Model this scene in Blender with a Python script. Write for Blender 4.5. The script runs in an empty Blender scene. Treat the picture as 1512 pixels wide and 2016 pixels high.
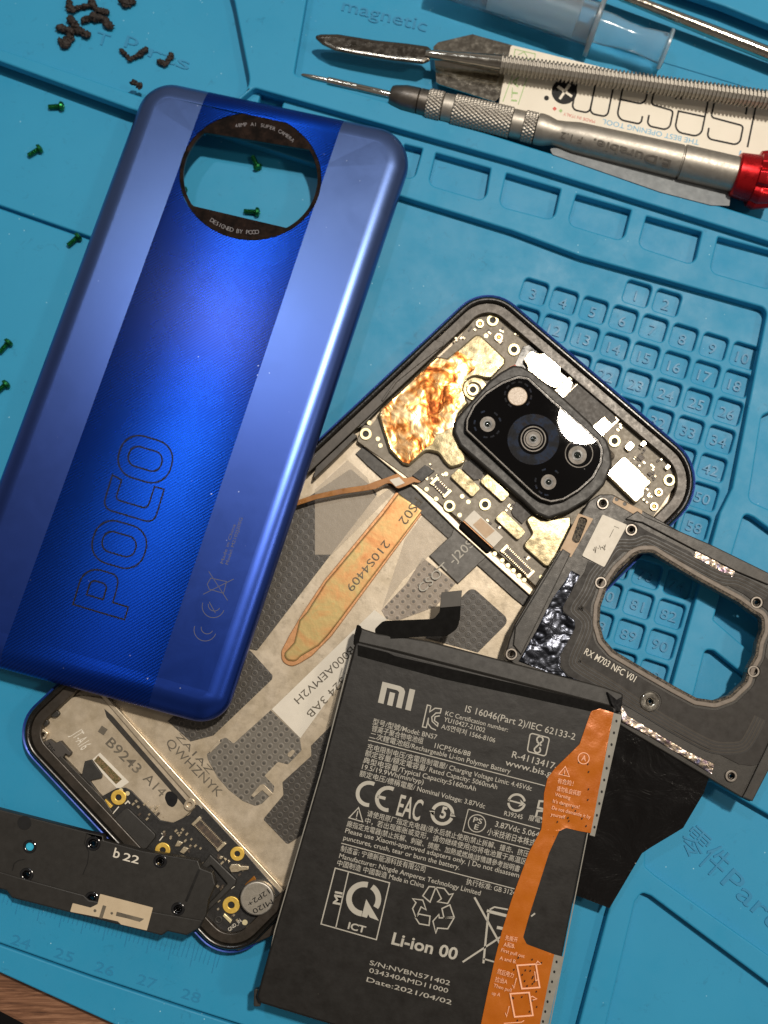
import bpy, bmesh, math, random
from mathutils import Vector, Matrix
from mathutils.geometry import tessellate_polygon, delaunay_2d_cdt
# ------------------------------------------------------------------ scene, camera, light (1 unit = 1 cm)
S = bpy.context.scene
S.unit_settings.system = 'METRIC'; S.unit_settings.scale_length = 0.01; S.unit_settings.length_unit = 'CENTIMETERS'
COL = S.collection
FPX, TH, CAMH = 2000.0, math.radians(9.5), 28.2
CT, ST = math.cos(TH), math.sin(TH)
cd = bpy.data.cameras.new('camera'); cam = bpy.data.objects.new('camera', cd); COL.objects.link(cam)
cd.sensor_fit = 'VERTICAL'; cd.sensor_height = 36; cd.lens = FPX / 2016 * 36
cam.location = (0, 0, CAMH); cam.rotation_euler = (TH, 0, 0)
cd.clip_start = 0.5; cd.clip_end = 2000
cd.dof.use_dof = True; cd.dof.focus_distance = 26.6; cd.dof.aperture_fstop = 0.13
S.camera = cam
# added lamp: its mirror image falls on the cover's centre stripe and makes it glow
_n = Vector((-.003, .0235, 1)).normalized(); _x, _y = (445 - 756) / FPX, -(640 - 1008) / FPX
_d = Vector((_x, _y * CT + ST, _y * ST - CT)).normalized(); _p = Vector((0, 0, CAMH)) + _d * ((CAMH - 1.05) / -_d.z)
WL = _p + (_d - 2 * _d.dot(_n) * _n) * 112
w = bpy.data.worlds.new('World'); S.world = w; w.use_nodes = True
wn = w.node_tree.nodes; wl = w.node_tree.links; wn.clear()
wo = wn.new('ShaderNodeOutputWorld'); wb = wn.new('ShaderNodeBackground'); wl.new(wb.outputs[0], wo.inputs[0])
wt = wn.new('ShaderNodeTexCoord'); wno = wn.new('ShaderNodeTexNoise'); wno.inputs['Scale'].default_value = 1.6; wno.inputs['Detail'].default_value = 2
wr = wn.new('ShaderNodeValToRGB'); wl.new(wt.outputs['Generated'], wno.inputs['Vector']); wl.new(wno.outputs['Fac'], wr.inputs[0]); wl.new(wr.outputs[0], wb.inputs[0])
wr.color_ramp.elements[0].position = .38; wr.color_ramp.elements[0].color = (.32, .27, .23, 1)
wr.color_ramp.elements[1].position = .64; wr.color_ramp.elements[1].color = (1.05, .95, .85, 1)
wb.inputs[1].default_value = 0.27
def lamp(name, loc, size, power, color, target=(0, 0, 0)):
    l = bpy.data.lights.new(name, 'AREA'); l.shape = 'DISK'; l.size = size; l.energy = power; l.color = color
    o = bpy.data.objects.new(name, l); COL.objects.link(o); o.location = loc
    o.rotation_euler = (Vector(target) - Vector(loc)).to_track_quat('-Z', 'Y').to_euler(); return o
lamp('ceiling_lamp', (28.2, 36.6, 113), 6.2, 120000, (1.0, .90, .77), (4, 3, 0))
lamp('stripe_glow_lamp', WL, 6.5, 12500, (.92, .96, 1.0))
lamp('fill_lamp', (75, -5, 85), 10, 16000, (1.0, .88, .74), (5, -5, 0))  # added soft fill from the right, brightens the lower right
S.view_settings.view_transform = 'Standard'; S.view_settings.look = 'None'
S.view_settings.exposure = 0.0; S.view_settings.gamma = 1.0; S.view_settings.use_curve_mapping = False
S.cycles.max_bounces = 14; S.cycles.transmission_bounces = 14; S.cycles.sample_clamp_indirect = 6
# ------------------------------------------------------------------ pixel -> place
def P(u, v, z=0.0):
    x = (u - 756) / FPX; y = -(v - 1008) / FPX
    d = Vector((x, y * CT + ST, y * ST - CT))
    if callable(z): z = z(u, v)
    return Vector((0, 0, CAMH)) + d * ((CAMH - z) / -d.z)
class Plane:
    # tilted plane through three picture points at given heights; used as the height of a tilted thing
    def __init__(s, a, b, c, lift=0.0):
        if isinstance(a, Plane): s.o, s.n = a.o + Vector((0, 0, lift)), a.n; return
        A, B, C = P(*a), P(*b), P(*c); s.o = A + Vector((0, 0, lift)); s.n = (B - A).cross(C - A).normalized()
    def __call__(s, u, v):
        c = Vector((0, 0, CAMH)); d = P(u, v, 0.0) - c; t = (s.o - c).dot(s.n) / d.dot(s.n); return (c + d * t).z
    def up(s, h): return Plane(s, 0, 0, h)
R = random.Random(7)
# ------------------------------------------------------------------ materials
def lin(h):
    h = h.lstrip('#'); o = []
    for i in (0, 2, 4):
        c = int(h[i:i+2], 16) / 255
        o.append(c / 12.92 if c <= .04045 else ((c + .055) / 1.055) ** 2.4)
    return (*o, 1)
class NT:
    def __init__(s, name):
        s.m = bpy.data.materials.new(name); s.m.use_nodes = True; s.n = s.m.node_tree.nodes; s.l = s.m.node_tree.links
        s.b = s.n['Principled BSDF']; s.tc = s.n.new('ShaderNodeTexCoord')
    def new(s, t, **kw):
        x = s.n.new(t)
        for k, v in kw.items(): x.inputs[k].default_value = v
        return x
    def noise(s, scale, detail=3, rough=.5, vec=None, dist=0):
        x = s.new('ShaderNodeTexNoise', Scale=scale, Detail=detail, Roughness=rough, Distortion=dist)
        s.l.new(vec or s.tc.outputs['Object'], x.inputs['Vector']); return x
    def ramp(s, src, stops):
        r = s.n.new('ShaderNodeValToRGB'); s.l.new(src, r.inputs[0]); e = r.color_ramp.elements
        while len(e) < len(stops): e.new(.5)
        for q, (p, c) in zip(e, stops): q.position = p; q.color = c if len(c) == 4 else (*c, 1)
        return r
    def bump(s, src, strength, dist=.02):
        b = s.n.new('ShaderNodeBump'); b.inputs['Strength'].default_value = strength; b.inputs['Distance'].default_value = dist
        s.l.new(src, b.inputs['Height'])
        prev = s.b.inputs['Normal'].links
        if prev: s.l.new(prev[0].from_socket, b.inputs['Normal'])
        s.l.new(b.outputs[0], s.b.inputs['Normal']); return b
def g(v): return (v, v, v, 1)
def mat(name, c1, c2=None, rough=.5, metal=0.0, nscale=1.5, bump=0.0, bscale=60, bdist=.01, rvar=.08, spec=.5, coat=0, speck=None, wear=0, lint=False):
    t = NT(name); t.b.inputs['Metallic'].default_value = metal; t.b.inputs['Specular IOR Level'].default_value = spec
    t.b.inputs['Coat Weight'].default_value = coat; t.b.inputs['Coat Roughness'].default_value = .08
    c1 = lin(c1) if isinstance(c1, str) else c1; c2 = c1 if c2 is None else lin(c2)
    n = t.noise(nscale, 4, .6); col = t.ramp(n.outputs['Fac'], [(.32, c1), (.68, c2)]).outputs[0]
    if speck:
        v = t.new('ShaderNodeTexVoronoi', Scale=speck[1]); t.l.new(t.tc.outputs['Object'], v.inputs['Vector'])
        n2 = t.noise(speck[1] * .37, 2)
        r1 = t.ramp(v.outputs['Distance'], [(.02, g(1)), (.09, g(0))]); r2 = t.ramp(n2.outputs['Fac'], [(speck[2], g(0)), (speck[2] + .04, g(1))])
        mu = t.n.new('ShaderNodeMath'); mu.operation = 'MULTIPLY'; t.l.new(r1.outputs[0], mu.inputs[0]); t.l.new(r2.outputs[0], mu.inputs[1])
        mx = t.n.new('ShaderNodeMix'); mx.data_type = 'RGBA'; t.l.new(mu.outputs[0], mx.inputs[0]); t.l.new(col, mx.inputs[6]); mx.inputs[7].default_value = lin(speck[0]); col = mx.outputs[2]
    if lint:
        for sc_, th_, cc_ in ((2.1, .60, '#1a5f80'), (9.0, .66, '#8cc4d6'), (.8, .64, '#3f9cc0')):
            nl = t.noise(sc_, 7, .75, None, 1.5); r_ = t.ramp(nl.outputs['Fac'], [(th_, g(0)), (th_ + .08, g(.35))])
            mx = t.n.new('ShaderNodeMix'); mx.data_type = 'RGBA'; t.l.new(r_.outputs[0], mx.inputs[0]); t.l.new(col, mx.inputs[6]); mx.inputs[7].default_value = lin(cc_); col = mx.outputs[2]
    t.l.new(col, t.b.inputs['Base Color'])
    rn = t.noise(nscale * 3.1, 5, .65); rr = t.ramp(rn.outputs['Fac'], [(.3, g(max(.004, rough - rvar))), (.7, g(min(1, rough + rvar)))])
    t.l.new(rr.outputs[0], t.b.inputs['Roughness'])
    if bump: t.bump(t.noise(bscale, 3).outputs['Fac'], bump, bdist)
    if wear: t.bump(t.noise(nscale * 2, 4).outputs['Fac'], wear, .05)
    return t.m
M = {}
M['mat'] = mat('blue_silicone', '#2787b0', '#2a8bb4', .5, nscale=.3, bump=.16, bscale=45, speck=('#a5d6e6', 4.2, .56), spec=.3, rvar=.12, lint=True)
M['mat_text'] = mat('blue_silicone_raised', '#1f78a2', '#237ea8', .45, nscale=1, bump=.08, spec=.45)
M['wood'] = None
M['blk'] = mat('black_plastic', '#22201d', '#282623', .5, nscale=2, bump=.1, bscale=70, speck=('#4a4640', 6, .64))
M['blk_gloss'] = mat('black_gloss', '#0a0a0c', '#101012', .18, nscale=2, spec=.6)
M['pit'] = mat('dark_pit', '#060606', '#0a0a0a', .6)
M['batt'] = mat('battery_wrap', '#161412', '#1b1917', .45, nscale=1.0, bump=.06, bscale=25, wear=.22, spec=.35, speck=('#6a655c', 5, .66))
M['print'] = mat('grey_print', '#a5a196', '#b0aca1', .6)
M['print_dim'] = mat('dim_print', '#4a4a52', '#55555c', .5)
M['white_print'] = mat('pale_print', '#d8d2c4', '#cfc8b8', .6)
M['dark_print'] = mat('dark_print', '#4a443b', '#6a6254', .7)
M['orange'] = mat('orange_tape', '#b05c12', '#bd6a1f', .26, nscale=1, bump=.25, bscale=22, bdist=.01, metal=.15)
M['orange_print'] = mat('tape_print', '#f3b795', '#f0ae88', .6)
M['strip'] = mat('grey_strip', '#7a7870', '#8a877e', .5, nscale=3)
M['steel'] = mat('polished_steel', '#b8b3a8', '#c9c4b8', .16, 1, nscale=2, rvar=.08, wear=.12)
M['steel_dark'] = mat('dark_steel', '#6d675f', '#827b70', .2, 1, nscale=2, rvar=.1, wear=.06)
M['alu'] = mat('matte_aluminium', '#9b968e', '#a8a39a', .48, .85, nscale=4, bump=.05, bscale=90)
M['alu_dark'] = mat('grey_anodised', '#6f6a64', '#7b756e', .4, 1, nscale=3, bump=.05, bscale=80)
M['etch'] = mat('etched_print', '#5f5b55', '#6a655e', .6, .3)
M['red'] = mat('red_anodised', '#b3141b', '#c01c22', .3, .75, nscale=2)
M['card'] = mat('cream_card', '#d9d2c2', '#dfd8c9', .4, nscale=1)
M['ink'] = mat('black_ink', '#0a0a0d', '#0d0d10', .5, spec=.25)
M['blue_ink'] = mat('blue_ink', '#5aa4cc', '#66aed4', .5)
M['green_ink'] = mat('green_ink', '#8fb070', '#9aba7c', .5)
M['red_ink'] = mat('red_ink', '#c0463c', '#c8564a', .5)
M['syringe'] = None
M['green_screw'] = mat('green_plated', '#1f6b3c', '#2c7d48', .28, .9, nscale=8)
M['crumb'] = mat('brown_crumb', '#130e0c', '#241a15', .7, nscale=6, bump=.6, bscale=14, bdist=.05)
M['midplate'] = mat('beige_alloy', '#a4967f', '#bbae9a', .4, .3, nscale=1.4, bump=.08, bscale=30, rvar=.14, wear=.1, speck=('#8a775f', 4, .6))
M['midplate_edge'] = mat('bright_alloy', '#c3b49c', '#cdbfa8', .3, .6, nscale=2)
M['bay_wall'] = mat('dark_bay_wall', '#2a2723', '#35312b', .45, .2, nscale=3)
M['rim'] = mat('black_rim', '#0c0b09', '#17140f', .26, .1, nscale=4, rvar=.1, wear=.04)
M['ledge'] = mat('grey_ledge', '#2a251e', '#38312a', .38, .25, nscale=2.5, wear=.05)
M['blue_side'] = mat('blue_metal_side', '#0a2c74', '#0c3686', .4, .45, nscale=2)
M['pcb'] = mat('grey_board', '#6f6759', '#7a7162', .5, .1, nscale=3, bump=.1, bscale=30)
M['pcb_black'] = mat('black_board', '#1d1c1c', '#262524', .42, nscale=4, bump=.12, bscale=30)
M['gold'] = mat('gold_pad', '#d9b14a', '#e6c463', .4, .45, nscale=6)
M['gold_pale'] = mat('pale_gold_pad', '#dccf9f', '#e6dbb2', .4, .5, nscale=6)
M['shield'] = mat('shield_metal', '#9d9070', '#b7ab8b', .16, .8, nscale=1.6, rvar=.04, bump=.05, bscale=30, wear=.07)
M['white_shield'] = mat('white_shield', '#b3aa94', '#c6bda6', .17, .8, nscale=1.5, rvar=.03, bump=.05, bscale=30, wear=.15)
M['chip'] = mat('dark_chip', '#383430', '#413c37', .55, nscale=3)
M['comp'] = mat('component_tin', '#b9a98c', '#d6c9ae', .35, .7, nscale=9)
M['comp_dark'] = mat('component_body', '#2b2622', '#5a4a3c', .5, nscale=9)
M['amber'] = mat('amber_flex', '#7a4a0c', '#8d5a14', .32, .2, nscale=2)
M['sticker'] = mat('white_sticker', '#cfc8ba', '#d8d1c3', .55, nscale=2)
M['tan'] = mat('tan_pad', '#b59a7c', '#c0a688', .6, nscale=3)
M['flexblk'] = mat('black_flex', '#080706', '#0c0b0a', .8, spec=.15, nscale=2, bump=.1, bscale=20)
M['flexgrey'] = mat('grey_flex', '#3b3732', '#46423c', .45, nscale=2)
M['bracket'] = mat('grey_bracket', '#2b2926', '#35322e', .42, .3, nscale=2, bump=.3, bscale=55, bdist=.006)
M['nfc'] = mat('brown_black_sheet', '#1f1b18', '#25211d', .55, nscale=1.5, spec=.35, bump=.08, bscale=40)
M['coil'] = mat('coil_trace', '#0b0908', '#0e0c0a', .45)
M['coil_hi'] = mat('coil_trace_pale', '#37322c', '#3d3832', .6, spec=.35)
M['lens_rim'] = mat('lens_ring', '#5c564d', '#69625a', .5, .1)
M['lens_dark'] = mat('lens_barrel', '#0d0c0a', '#141210', .4)
M['lens'] = mat('lens_glass', '#08110d', '#0d1a14', .05, spec=1.0, coat=1)
M['flash'] = mat('flash_diffuser', '#a08c74', '#b09c84', .4, nscale=12, spec=.6)
M['camglass'] = mat('camera_glass', '#030304', '#050506', .01, nscale=1, rvar=.003, spec=.7, speck=('#777777', 4, .68))
M['rim_dull'] = mat('dull_opening_rim', '#6b6259', '#786e64', .55, .15, nscale=4, bump=.2, bscale=30)
M['dull_blade'] = mat('dull_blade', '#6f7478', '#7b8083', .6, .3, nscale=1.5)
M['motor'] = mat('brushed_motor_face', '#8f897e', '#9b958a', .42, .5, nscale=5, bump=.2, bscale=40)
M['label_tan'] = mat('tan_label', '#b9a78b', '#c3b296', .6, nscale=2, wear=.05)
M['ring_print'] = mat('dim_ring_print', '#6d6a6c', '#77747a', .5)
M['lit_mat'] = mat('lit_mat_cyan', '#2aa7cc', '#3cb8dc', .5, nscale=8, bump=.5, bscale=60)  # bright blue standing for the lit mat below a hole
M['pink'] = mat('coral_tape', '#d0674c', '#c85a44', .5)
M['patch_l'] = M['patch_d'] = None
def dust(t, color='#b9c4e0', sc=3.0, th=.6, dv=1.0):
    src = t.b.inputs['Base Color'].links[0].from_socket
    v = t.new('ShaderNodeTexVoronoi', Scale=sc); t.l.new(t.tc.outputs['Object'], v.inputs['Vector']); n2 = t.noise(sc * .41, 2)
    r1 = t.ramp(v.outputs['Distance'], [(.02, g(1)), (.07, g(0))]); r2 = t.ramp(n2.outputs['Fac'], [(th, g(0)), (th + .04, g(.8))])
    mu = t.n.new('ShaderNodeMath'); mu.operation = 'MULTIPLY'; t.l.new(r1.outputs[0], mu.inputs[0]); t.l.new(r2.outputs[0], mu.inputs[1])
    mx = t.n.new('ShaderNodeMix'); mx.data_type = 'RGBA'; t.l.new(mu.outputs[0], mx.inputs[0]); t.l.new(src, mx.inputs[6]); mx.inputs[7].default_value = lin(color); t.l.new(mx.outputs[2], t.b.inputs['Base Color'])
    rn = t.noise(1.1, 6, .7, None, .6); base = t.b.inputs['Roughness'].default_value
    t.l.new(t.ramp(rn.outputs['Fac'], [(.35, g(base - .025 * dv)), (.7, g(base + .05 * dv))]).outputs[0], t.b.inputs['Roughness'])
def special():
    # dark wood table with grain
    t = NT('walnut_table'); mp = t.new('ShaderNodeMapping'); mp.inputs['Rotation'].default_value = (0, 0, math.radians(22)); mp.inputs['Scale'].default_value = (.5, 7, 1)
    t.l.new(t.tc.outputs['Object'], mp.inputs[0]); n = t.noise(1.2, 8, .7, mp.outputs[0], .6)
    t.l.new(t.ramp(n.outputs['Fac'], [(.3, lin('#3a2218')), (.5, lin('#74503a')), (.7, lin('#a67c60'))]).outputs[0], t.b.inputs['Base Color'])
    t.b.inputs['Roughness'].default_value = .38; t.bump(n.outputs['Fac'], .3, .03); M['wood'] = t.m
    # translucent syringe plastic
    t = NT('clear_plastic'); t.b.inputs['Base Color'].default_value = lin('#dfeaf0'); t.b.inputs['Transmission Weight'].default_value = .9
    t.b.inputs['Roughness'].default_value = .12; t.b.inputs['IOR'].default_value = 1.3; t.bump(t.noise(3).outputs['Fac'], .05, .05); M['syringe'] = t.m
    t = NT('milky_plastic'); t.b.inputs['Base Color'].default_value = lin('#eef3f4'); t.b.inputs['Transmission Weight'].default_value = .85
    t.b.inputs['Roughness'].default_value = .3; t.b.inputs['Subsurface Weight'].default_value = .1; t.bump(t.noise(3).outputs['Fac'], .05, .05); M['milky'] = t.m
    # perforated graphite: dimples in a hexagonal-like grid
    for key, c1, c2, ring in (('patch_d', '#37332e', '#45403a', '#5a544b'), ('patch_l', '#85796a', '#94877a', '#a39684'), ('patch_m', '#5f5a52', '#6b665d', '#857d72')):
        t = NT('graphite_' + key); 
        a = P(500, 1500, .3); b = P(524, 1500, .3); pitch = 24 / 78.0
        mp = t.new('ShaderNodeMapping'); mp.inputs['Rotation'].default_value = (0, 0, math.radians(0)); mp.inputs['Scale'].default_value = (1 / .298, 1 / .298, 0)
        t.l.new(t.tc.outputs['Object'], mp.inputs[0])
        def cell(off):
            ad = t.n.new('ShaderNodeVectorMath'); ad.operation = 'ADD'; ad.inputs[1].default_value = (off, off, 0); t.l.new(mp.outputs[0], ad.inputs[0])
            fr = t.n.new('ShaderNodeVectorMath'); fr.operation = 'FRACTION'; t.l.new(ad.outputs[0], fr.inputs[0])
            su = t.n.new('ShaderNodeVectorMath'); su.operation = 'SUBTRACT'; su.inputs[1].default_value = (.5, .5, 0); t.l.new(fr.outputs[0], su.inputs[0])
            mk = t.n.new('ShaderNodeVectorMath'); mk.operation = 'MULTIPLY'; mk.inputs[1].default_value = (1, 1, 0); t.l.new(su.outputs[0], mk.inputs[0])
            le = t.n.new('ShaderNodeVectorMath'); le.operation = 'LENGTH'; t.l.new(mk.outputs[0], le.inputs[0]); return le.outputs['Value']
        mi = t.n.new('ShaderNodeMath'); mi.operation = 'MINIMUM'; t.l.new(cell(0), mi.inputs[0]); t.l.new(cell(.5), mi.inputs[1])
        ring_r = t.ramp(mi.outputs[0], [(.10, g(.25)), (.15, g(.1)), (.19, g(1)), (.26, g(.9)), (.31, g(.5))])
        n = t.noise(2.2, 5, .65); base = t.ramp(n.outputs['Fac'], [(.3, lin(c1)), (.7, lin(c2))])
        hole = t.ramp(mi.outputs[0], [(.11, g(.75)), (.15, g(0))]); rim = t.ramp(mi.outputs[0], [(.16, g(0)), (.2, g(.45)), (.24, g(.45)), (.28, g(0))])
        m1 = t.n.new('ShaderNodeMix'); m1.data_type = 'RGBA'; t.l.new(rim.outputs[0], m1.inputs[0]); t.l.new(base.outputs[0], m1.inputs[6]); m1.inputs[7].default_value = lin(ring)
        m2 = t.n.new('ShaderNodeMix'); m2.data_type = 'RGBA'; t.l.new(hole.outputs[0], m2.inputs[0]); t.l.new(m1.outputs[2], m2.inputs[6]); m2.inputs[7].default_value = lin('#2a2723')
        t.l.new(m2.outputs[2], t.b.inputs['Base Color']); t.b.inputs['Roughness'].default_value = .48
        t.bump(ring_r.outputs[0], .5, .015); t.bump(n.outputs['Fac'], .3, .02); M[key] = t.m
    # crumpled copper foil with rust brown stains
    t = NT('stained_copper_foil'); n = t.noise(.9, 3, .55, None, 1.0); n2 = t.noise(2.2, 2, .5, None, 1.8); ad = t.n.new('ShaderNodeMath'); ad.operation = 'MULTIPLY_ADD'
    t.l.new(n2.outputs['Fac'], ad.inputs[0]); ad.inputs[1].default_value = .55; t.l.new(n.outputs['Fac'], ad.inputs[2])
    t.l.new(t.ramp(ad.outputs[0], [(.62, lin('#7c3c16')), (.71, lin('#ad662c')), (.78, lin('#c99258')), (.92, lin('#dcbf92'))]).outputs[0], t.b.inputs['Base Color'])
    t.b.inputs['Metallic'].default_value = .85; t.b.inputs['Roughness'].default_value = .2; vo = t.new('ShaderNodeTexVoronoi', Scale=2.6); vo.feature = 'SMOOTH_F1'; t.l.new(t.tc.outputs['Object'], vo.inputs['Vector']); t.bump(vo.outputs['Distance'], .12, .08); t.bump(ad.outputs[0], .2, .06); M['foil'] = t.m
    # heat pipe copper
    t = NT('tarnished_copper'); n = t.noise(1.1, 5, .65, None, .5)
    t.l.new(t.ramp(n.outputs['Fac'], [(.3, lin('#a5683a')), (.45, lin('#b08454')), (.6, lin('#a3915f')), (.75, lin('#b87c4a'))]).outputs[0], t.b.inputs['Base Color'])
    t.b.inputs['Metallic'].default_value = .55; t.b.inputs['Roughness'].default_value = .42; t.bump(t.noise(5, 3).outputs['Fac'], .2, .02); M['copper'] = t.m
    t = NT('copper_edge'); t.b.inputs['Base Color'].default_value = lin('#b48358'); t.b.inputs['Metallic'].default_value = .4; t.b.inputs['Roughness'].default_value = .4
    t.bump(t.noise(6).outputs['Fac'], .3, .02); M['copper_edge'] = t.m
    # crumpled silver foil and black graphite sheet
    t = NT('crumpled_foil'); n = t.noise(2.6, 3, .55, None, 1.4); t.l.new(t.ramp(t.noise(1.6, 4).outputs['Fac'], [(.35, lin('#1c1e24')), (.65, lin('#454850'))]).outputs[0], t.b.inputs['Base Color'])
    t.b.inputs['Metallic'].default_value = 1; t.b.inputs['Roughness'].default_value = .24; t.bump(n.outputs['Fac'], .2, .08); M['silver_foil'] = t.m
    t = NT('iridescent_foil'); n = t.noise(4.5, 3, .55, None, 1.0); t.l.new(t.ramp(t.noise(5, 3).outputs['Fac'], [(.3, lin('#7d6a7c')), (.5, lin('#9c8f7c')), (.7, lin('#6a6a88'))]).outputs[0], t.b.inputs['Base Color'])
    t.b.inputs['Metallic'].default_value = 1; t.b.inputs['Roughness'].default_value = .3; t.bump(n.outputs['Fac'], .3, .06); M['iri'] = t.m
    t = NT('black_graphite_sheet'); t.b.inputs['Base Color'].default_value = lin('#080707'); t.b.inputs['Roughness'].default_value = .16; t.b.inputs['Coat Weight'].default_value = .4
    n = t.noise(.7, 5, .6, None, .8); t.bump(n.outputs['Fac'], .45, .2); M['graphite'] = t.m
    # matte blue-violet cover, deeper blue towards the bottom
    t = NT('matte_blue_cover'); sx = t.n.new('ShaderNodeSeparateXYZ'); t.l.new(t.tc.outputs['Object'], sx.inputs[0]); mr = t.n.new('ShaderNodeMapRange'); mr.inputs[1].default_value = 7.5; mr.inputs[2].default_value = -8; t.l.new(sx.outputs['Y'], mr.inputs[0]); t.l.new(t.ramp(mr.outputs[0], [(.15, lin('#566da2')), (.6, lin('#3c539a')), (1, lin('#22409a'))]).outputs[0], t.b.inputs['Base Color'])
    t.b.inputs['Metallic'].default_value = .92; t.b.inputs['Roughness'].default_value = .3; t.bump(t.noise(130, 2).outputs['Fac'], .1, .004); dust(t, dv=.45); M['cover'] = t.m
    # glossy striped centre with fine diagonal ribs under clear coat
    t = NT('ribbed_blue_gloss'); mp = t.new('ShaderNodeMapping'); mp.inputs['Rotation'].default_value = (0, 0, math.radians(58)); t.l.new(t.tc.outputs['Object'], mp.inputs[0])
    wv = t.new('ShaderNodeTexWave', Scale=4.3, Distortion=.3, Detail=1.0); wv.wave_type = 'BANDS'; t.l.new(mp.outputs[0], wv.inputs['Vector'])
    n = t.noise(.12, 1); mx = t.n.new('ShaderNodeMix'); mx.data_type = 'RGBA'
    t.l.new(t.ramp(n.outputs['Fac'], [(.35, lin('#0b3192')), (.65, lin('#0e41a8'))]).outputs[0], mx.inputs[6]); mx.inputs[7].default_value = lin('#04103a')
    fr = t.ramp(wv.outputs['Fac'], [(.3, g(.0)), (.8, g(.45))]); t.l.new(fr.outputs[0], mx.inputs[0]); t.l.new(mx.outputs[2], t.b.inputs['Base Color'])
    t.b.inputs['Metallic'].default_value = .95; t.b.inputs['Roughness'].default_value = .27; t.b.inputs['Anisotropic'].default_value = .95
    cv = t.n.new('ShaderNodeCombineXYZ'); cv.inputs[0].default_value = .33; cv.inputs[1].default_value = .94; cv.inputs[2].default_value = 0
    t.l.new(cv.outputs[0], t.b.inputs['Tangent'])
    t.b.inputs['Coat Weight'].default_value = .12; t.b.inputs['Coat Roughness'].default_value = .2
    t.b.inputs['Thin Film Thickness'].default_value = 380; t.bump(wv.outputs['Fac'], .05, .008); dust(t, sc=2.6, th=.58, dv=.35); M['stripe'] = t.m
    t = NT('ring_gloss_black'); t.b.inputs['Base Color'].default_value = lin('#15100f'); t.b.inputs['Roughness'].default_value = .04; t.b.inputs['Specular IOR Level'].default_value = .35
    t.l.new(t.ramp(t.noise(3, 5, .7).outputs['Fac'], [(.4, lin('#100c0b')), (.7, lin('#2a1f1a'))]).outputs[0], t.b.inputs['Base Color']); M['ring'] = t.m
    # iridescent ring of fine grooves around the main lens
    t = NT('grooved_lens_ring'); ly = t.new('ShaderNodeTexNoise', Scale=2.5, Detail=3.0); t.l.new(t.tc.outputs['Object'], ly.inputs['Vector'])
    t.l.new(t.ramp(ly.outputs['Fac'], [(.3, lin('#010104')), (.45, lin('#02050e')), (.55, lin('#07162a')), (.62, lin('#0c080c')), (.75, lin('#02040e'))]).outputs[0], t.b.inputs['Base Color'])
    t.b.inputs['Metallic'].default_value = .2; t.b.inputs['Roughness'].default_value = .45; t.b.inputs['Specular IOR Level'].default_value = .1
    t.bump(t.noise(40, 2).outputs['Fac'], .5, .01); M['grooved'] = t.m
    # holographic data strip
    t = NT('shimmer_strip'); t.l.new(t.ramp(t.noise(28, 3, .8).outputs['Fac'], [(.35, lin('#4a4630')), (.5, lin('#8a8258')), (.6, lin('#b58a70')), (.7, lin('#5a6a48'))]).outputs[0], t.b.inputs['Base Color'])
    t.b.inputs['Metallic'].default_value = .6; t.b.inputs['Roughness'].default_value = .3; M['shimmer'] = t.m
    # thin clear film lying over the plate
    t = NT('clear_film'); t.b.inputs['Base Color'].default_value = lin('#d8cbb8'); t.b.inputs['Alpha'].default_value = .28; t.b.inputs['Roughness'].default_value = .25
    t.bump(t.noise(4, 4).outputs['Fac'], .3, .03); M['film'] = t.m
    # rough torn foam / glue
    t = NT('torn_glue'); n = t.noise(16, 5, .7); t.l.new(t.ramp(n.outputs['Fac'], [(.4, lin('#1c1815')), (.6, lin('#6a6052'))]).outputs[0], t.b.inputs['Base Color'])
    t.b.inputs['Roughness'].default_value = .4; t.bump(n.outputs['Fac'], .9, .05); M['glue'] = t.m
special()
# ------------------------------------------------------------------ naming and grouping
ORG = {}
def tag(o, label, cat, group=None, kind=None):
    if label: o['label'] = label
    if cat: o['category'] = cat
    if group: o['group'] = group
    if kind: o['kind'] = kind
    return o
def thing(name, loc, label, cat, group=None):
    o = bpy.data.objects.new(name, None); COL.objects.link(o); o.location = loc; o.empty_display_size = .5
    ORG[o.name] = Vector(loc); return tag(o, label, cat, group)
# ------------------------------------------------------------------ mesh building
def fillet(pts, r=0, seg=6):
    out = []; n = len(pts)
    for i in range(n):
        p = Vector(pts[i][:2]); rr = pts[i][2] if len(pts[i]) > 2 else r
        if rr <= 0: out.append(p); continue
        a = Vector(pts[i-1][:2]) - p; b = Vector(pts[(i+1) % n][:2]) - p
        la, lb = a.length, b.length
        if la < 1e-6 or lb < 1e-6: out.append(p); continue
        a /= la; b /= lb; ang = math.acos(max(-1, min(1, a.dot(b))))
        if ang > 3.1 or ang < .05: out.append(p); continue
        d = min(rr / math.tan(ang / 2), la * .48, lb * .48); rr = d * math.tan(ang / 2)
        c = p + (a + b).normalized() * (rr / math.sin(ang / 2)); s = p + a * d; e = p + b * d
        a0 = math.atan2(s.y - c.y, s.x - c.x); a1 = math.atan2(e.y - c.y, e.x - c.x); da = a1 - a0
        while da > math.pi: da -= 2 * math.pi
        while da < -math.pi: da += 2 * math.pi
        for k in range(seg + 1):
            q = a0 + da * k / seg; out.append(c + Vector((math.cos(q), math.sin(q))) * rr)
    res = []
    for q in out:
        if not res or (q - res[-1]).length > .05: res.append(q)
    if (res[0] - res[-1]).length < .05: res.pop()
    return res
def ell(cx, cy, rx, ry=None, n=32, a0=0, rot=0):
    ry = rx if ry is None else ry; c, s = math.cos(rot), math.sin(rot); o = []
    for i in range(n):
        a = 2 * math.pi * i / n + a0; x, y = rx * math.cos(a), ry * math.sin(a); o.append((cx + x * c - y * s, cy + x * s + y * c))
    return o
def area(p): return sum(p[i-1][0] * p[i][1] - p[i][0] * p[i-1][1] for i in range(len(p))) / 2
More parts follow.
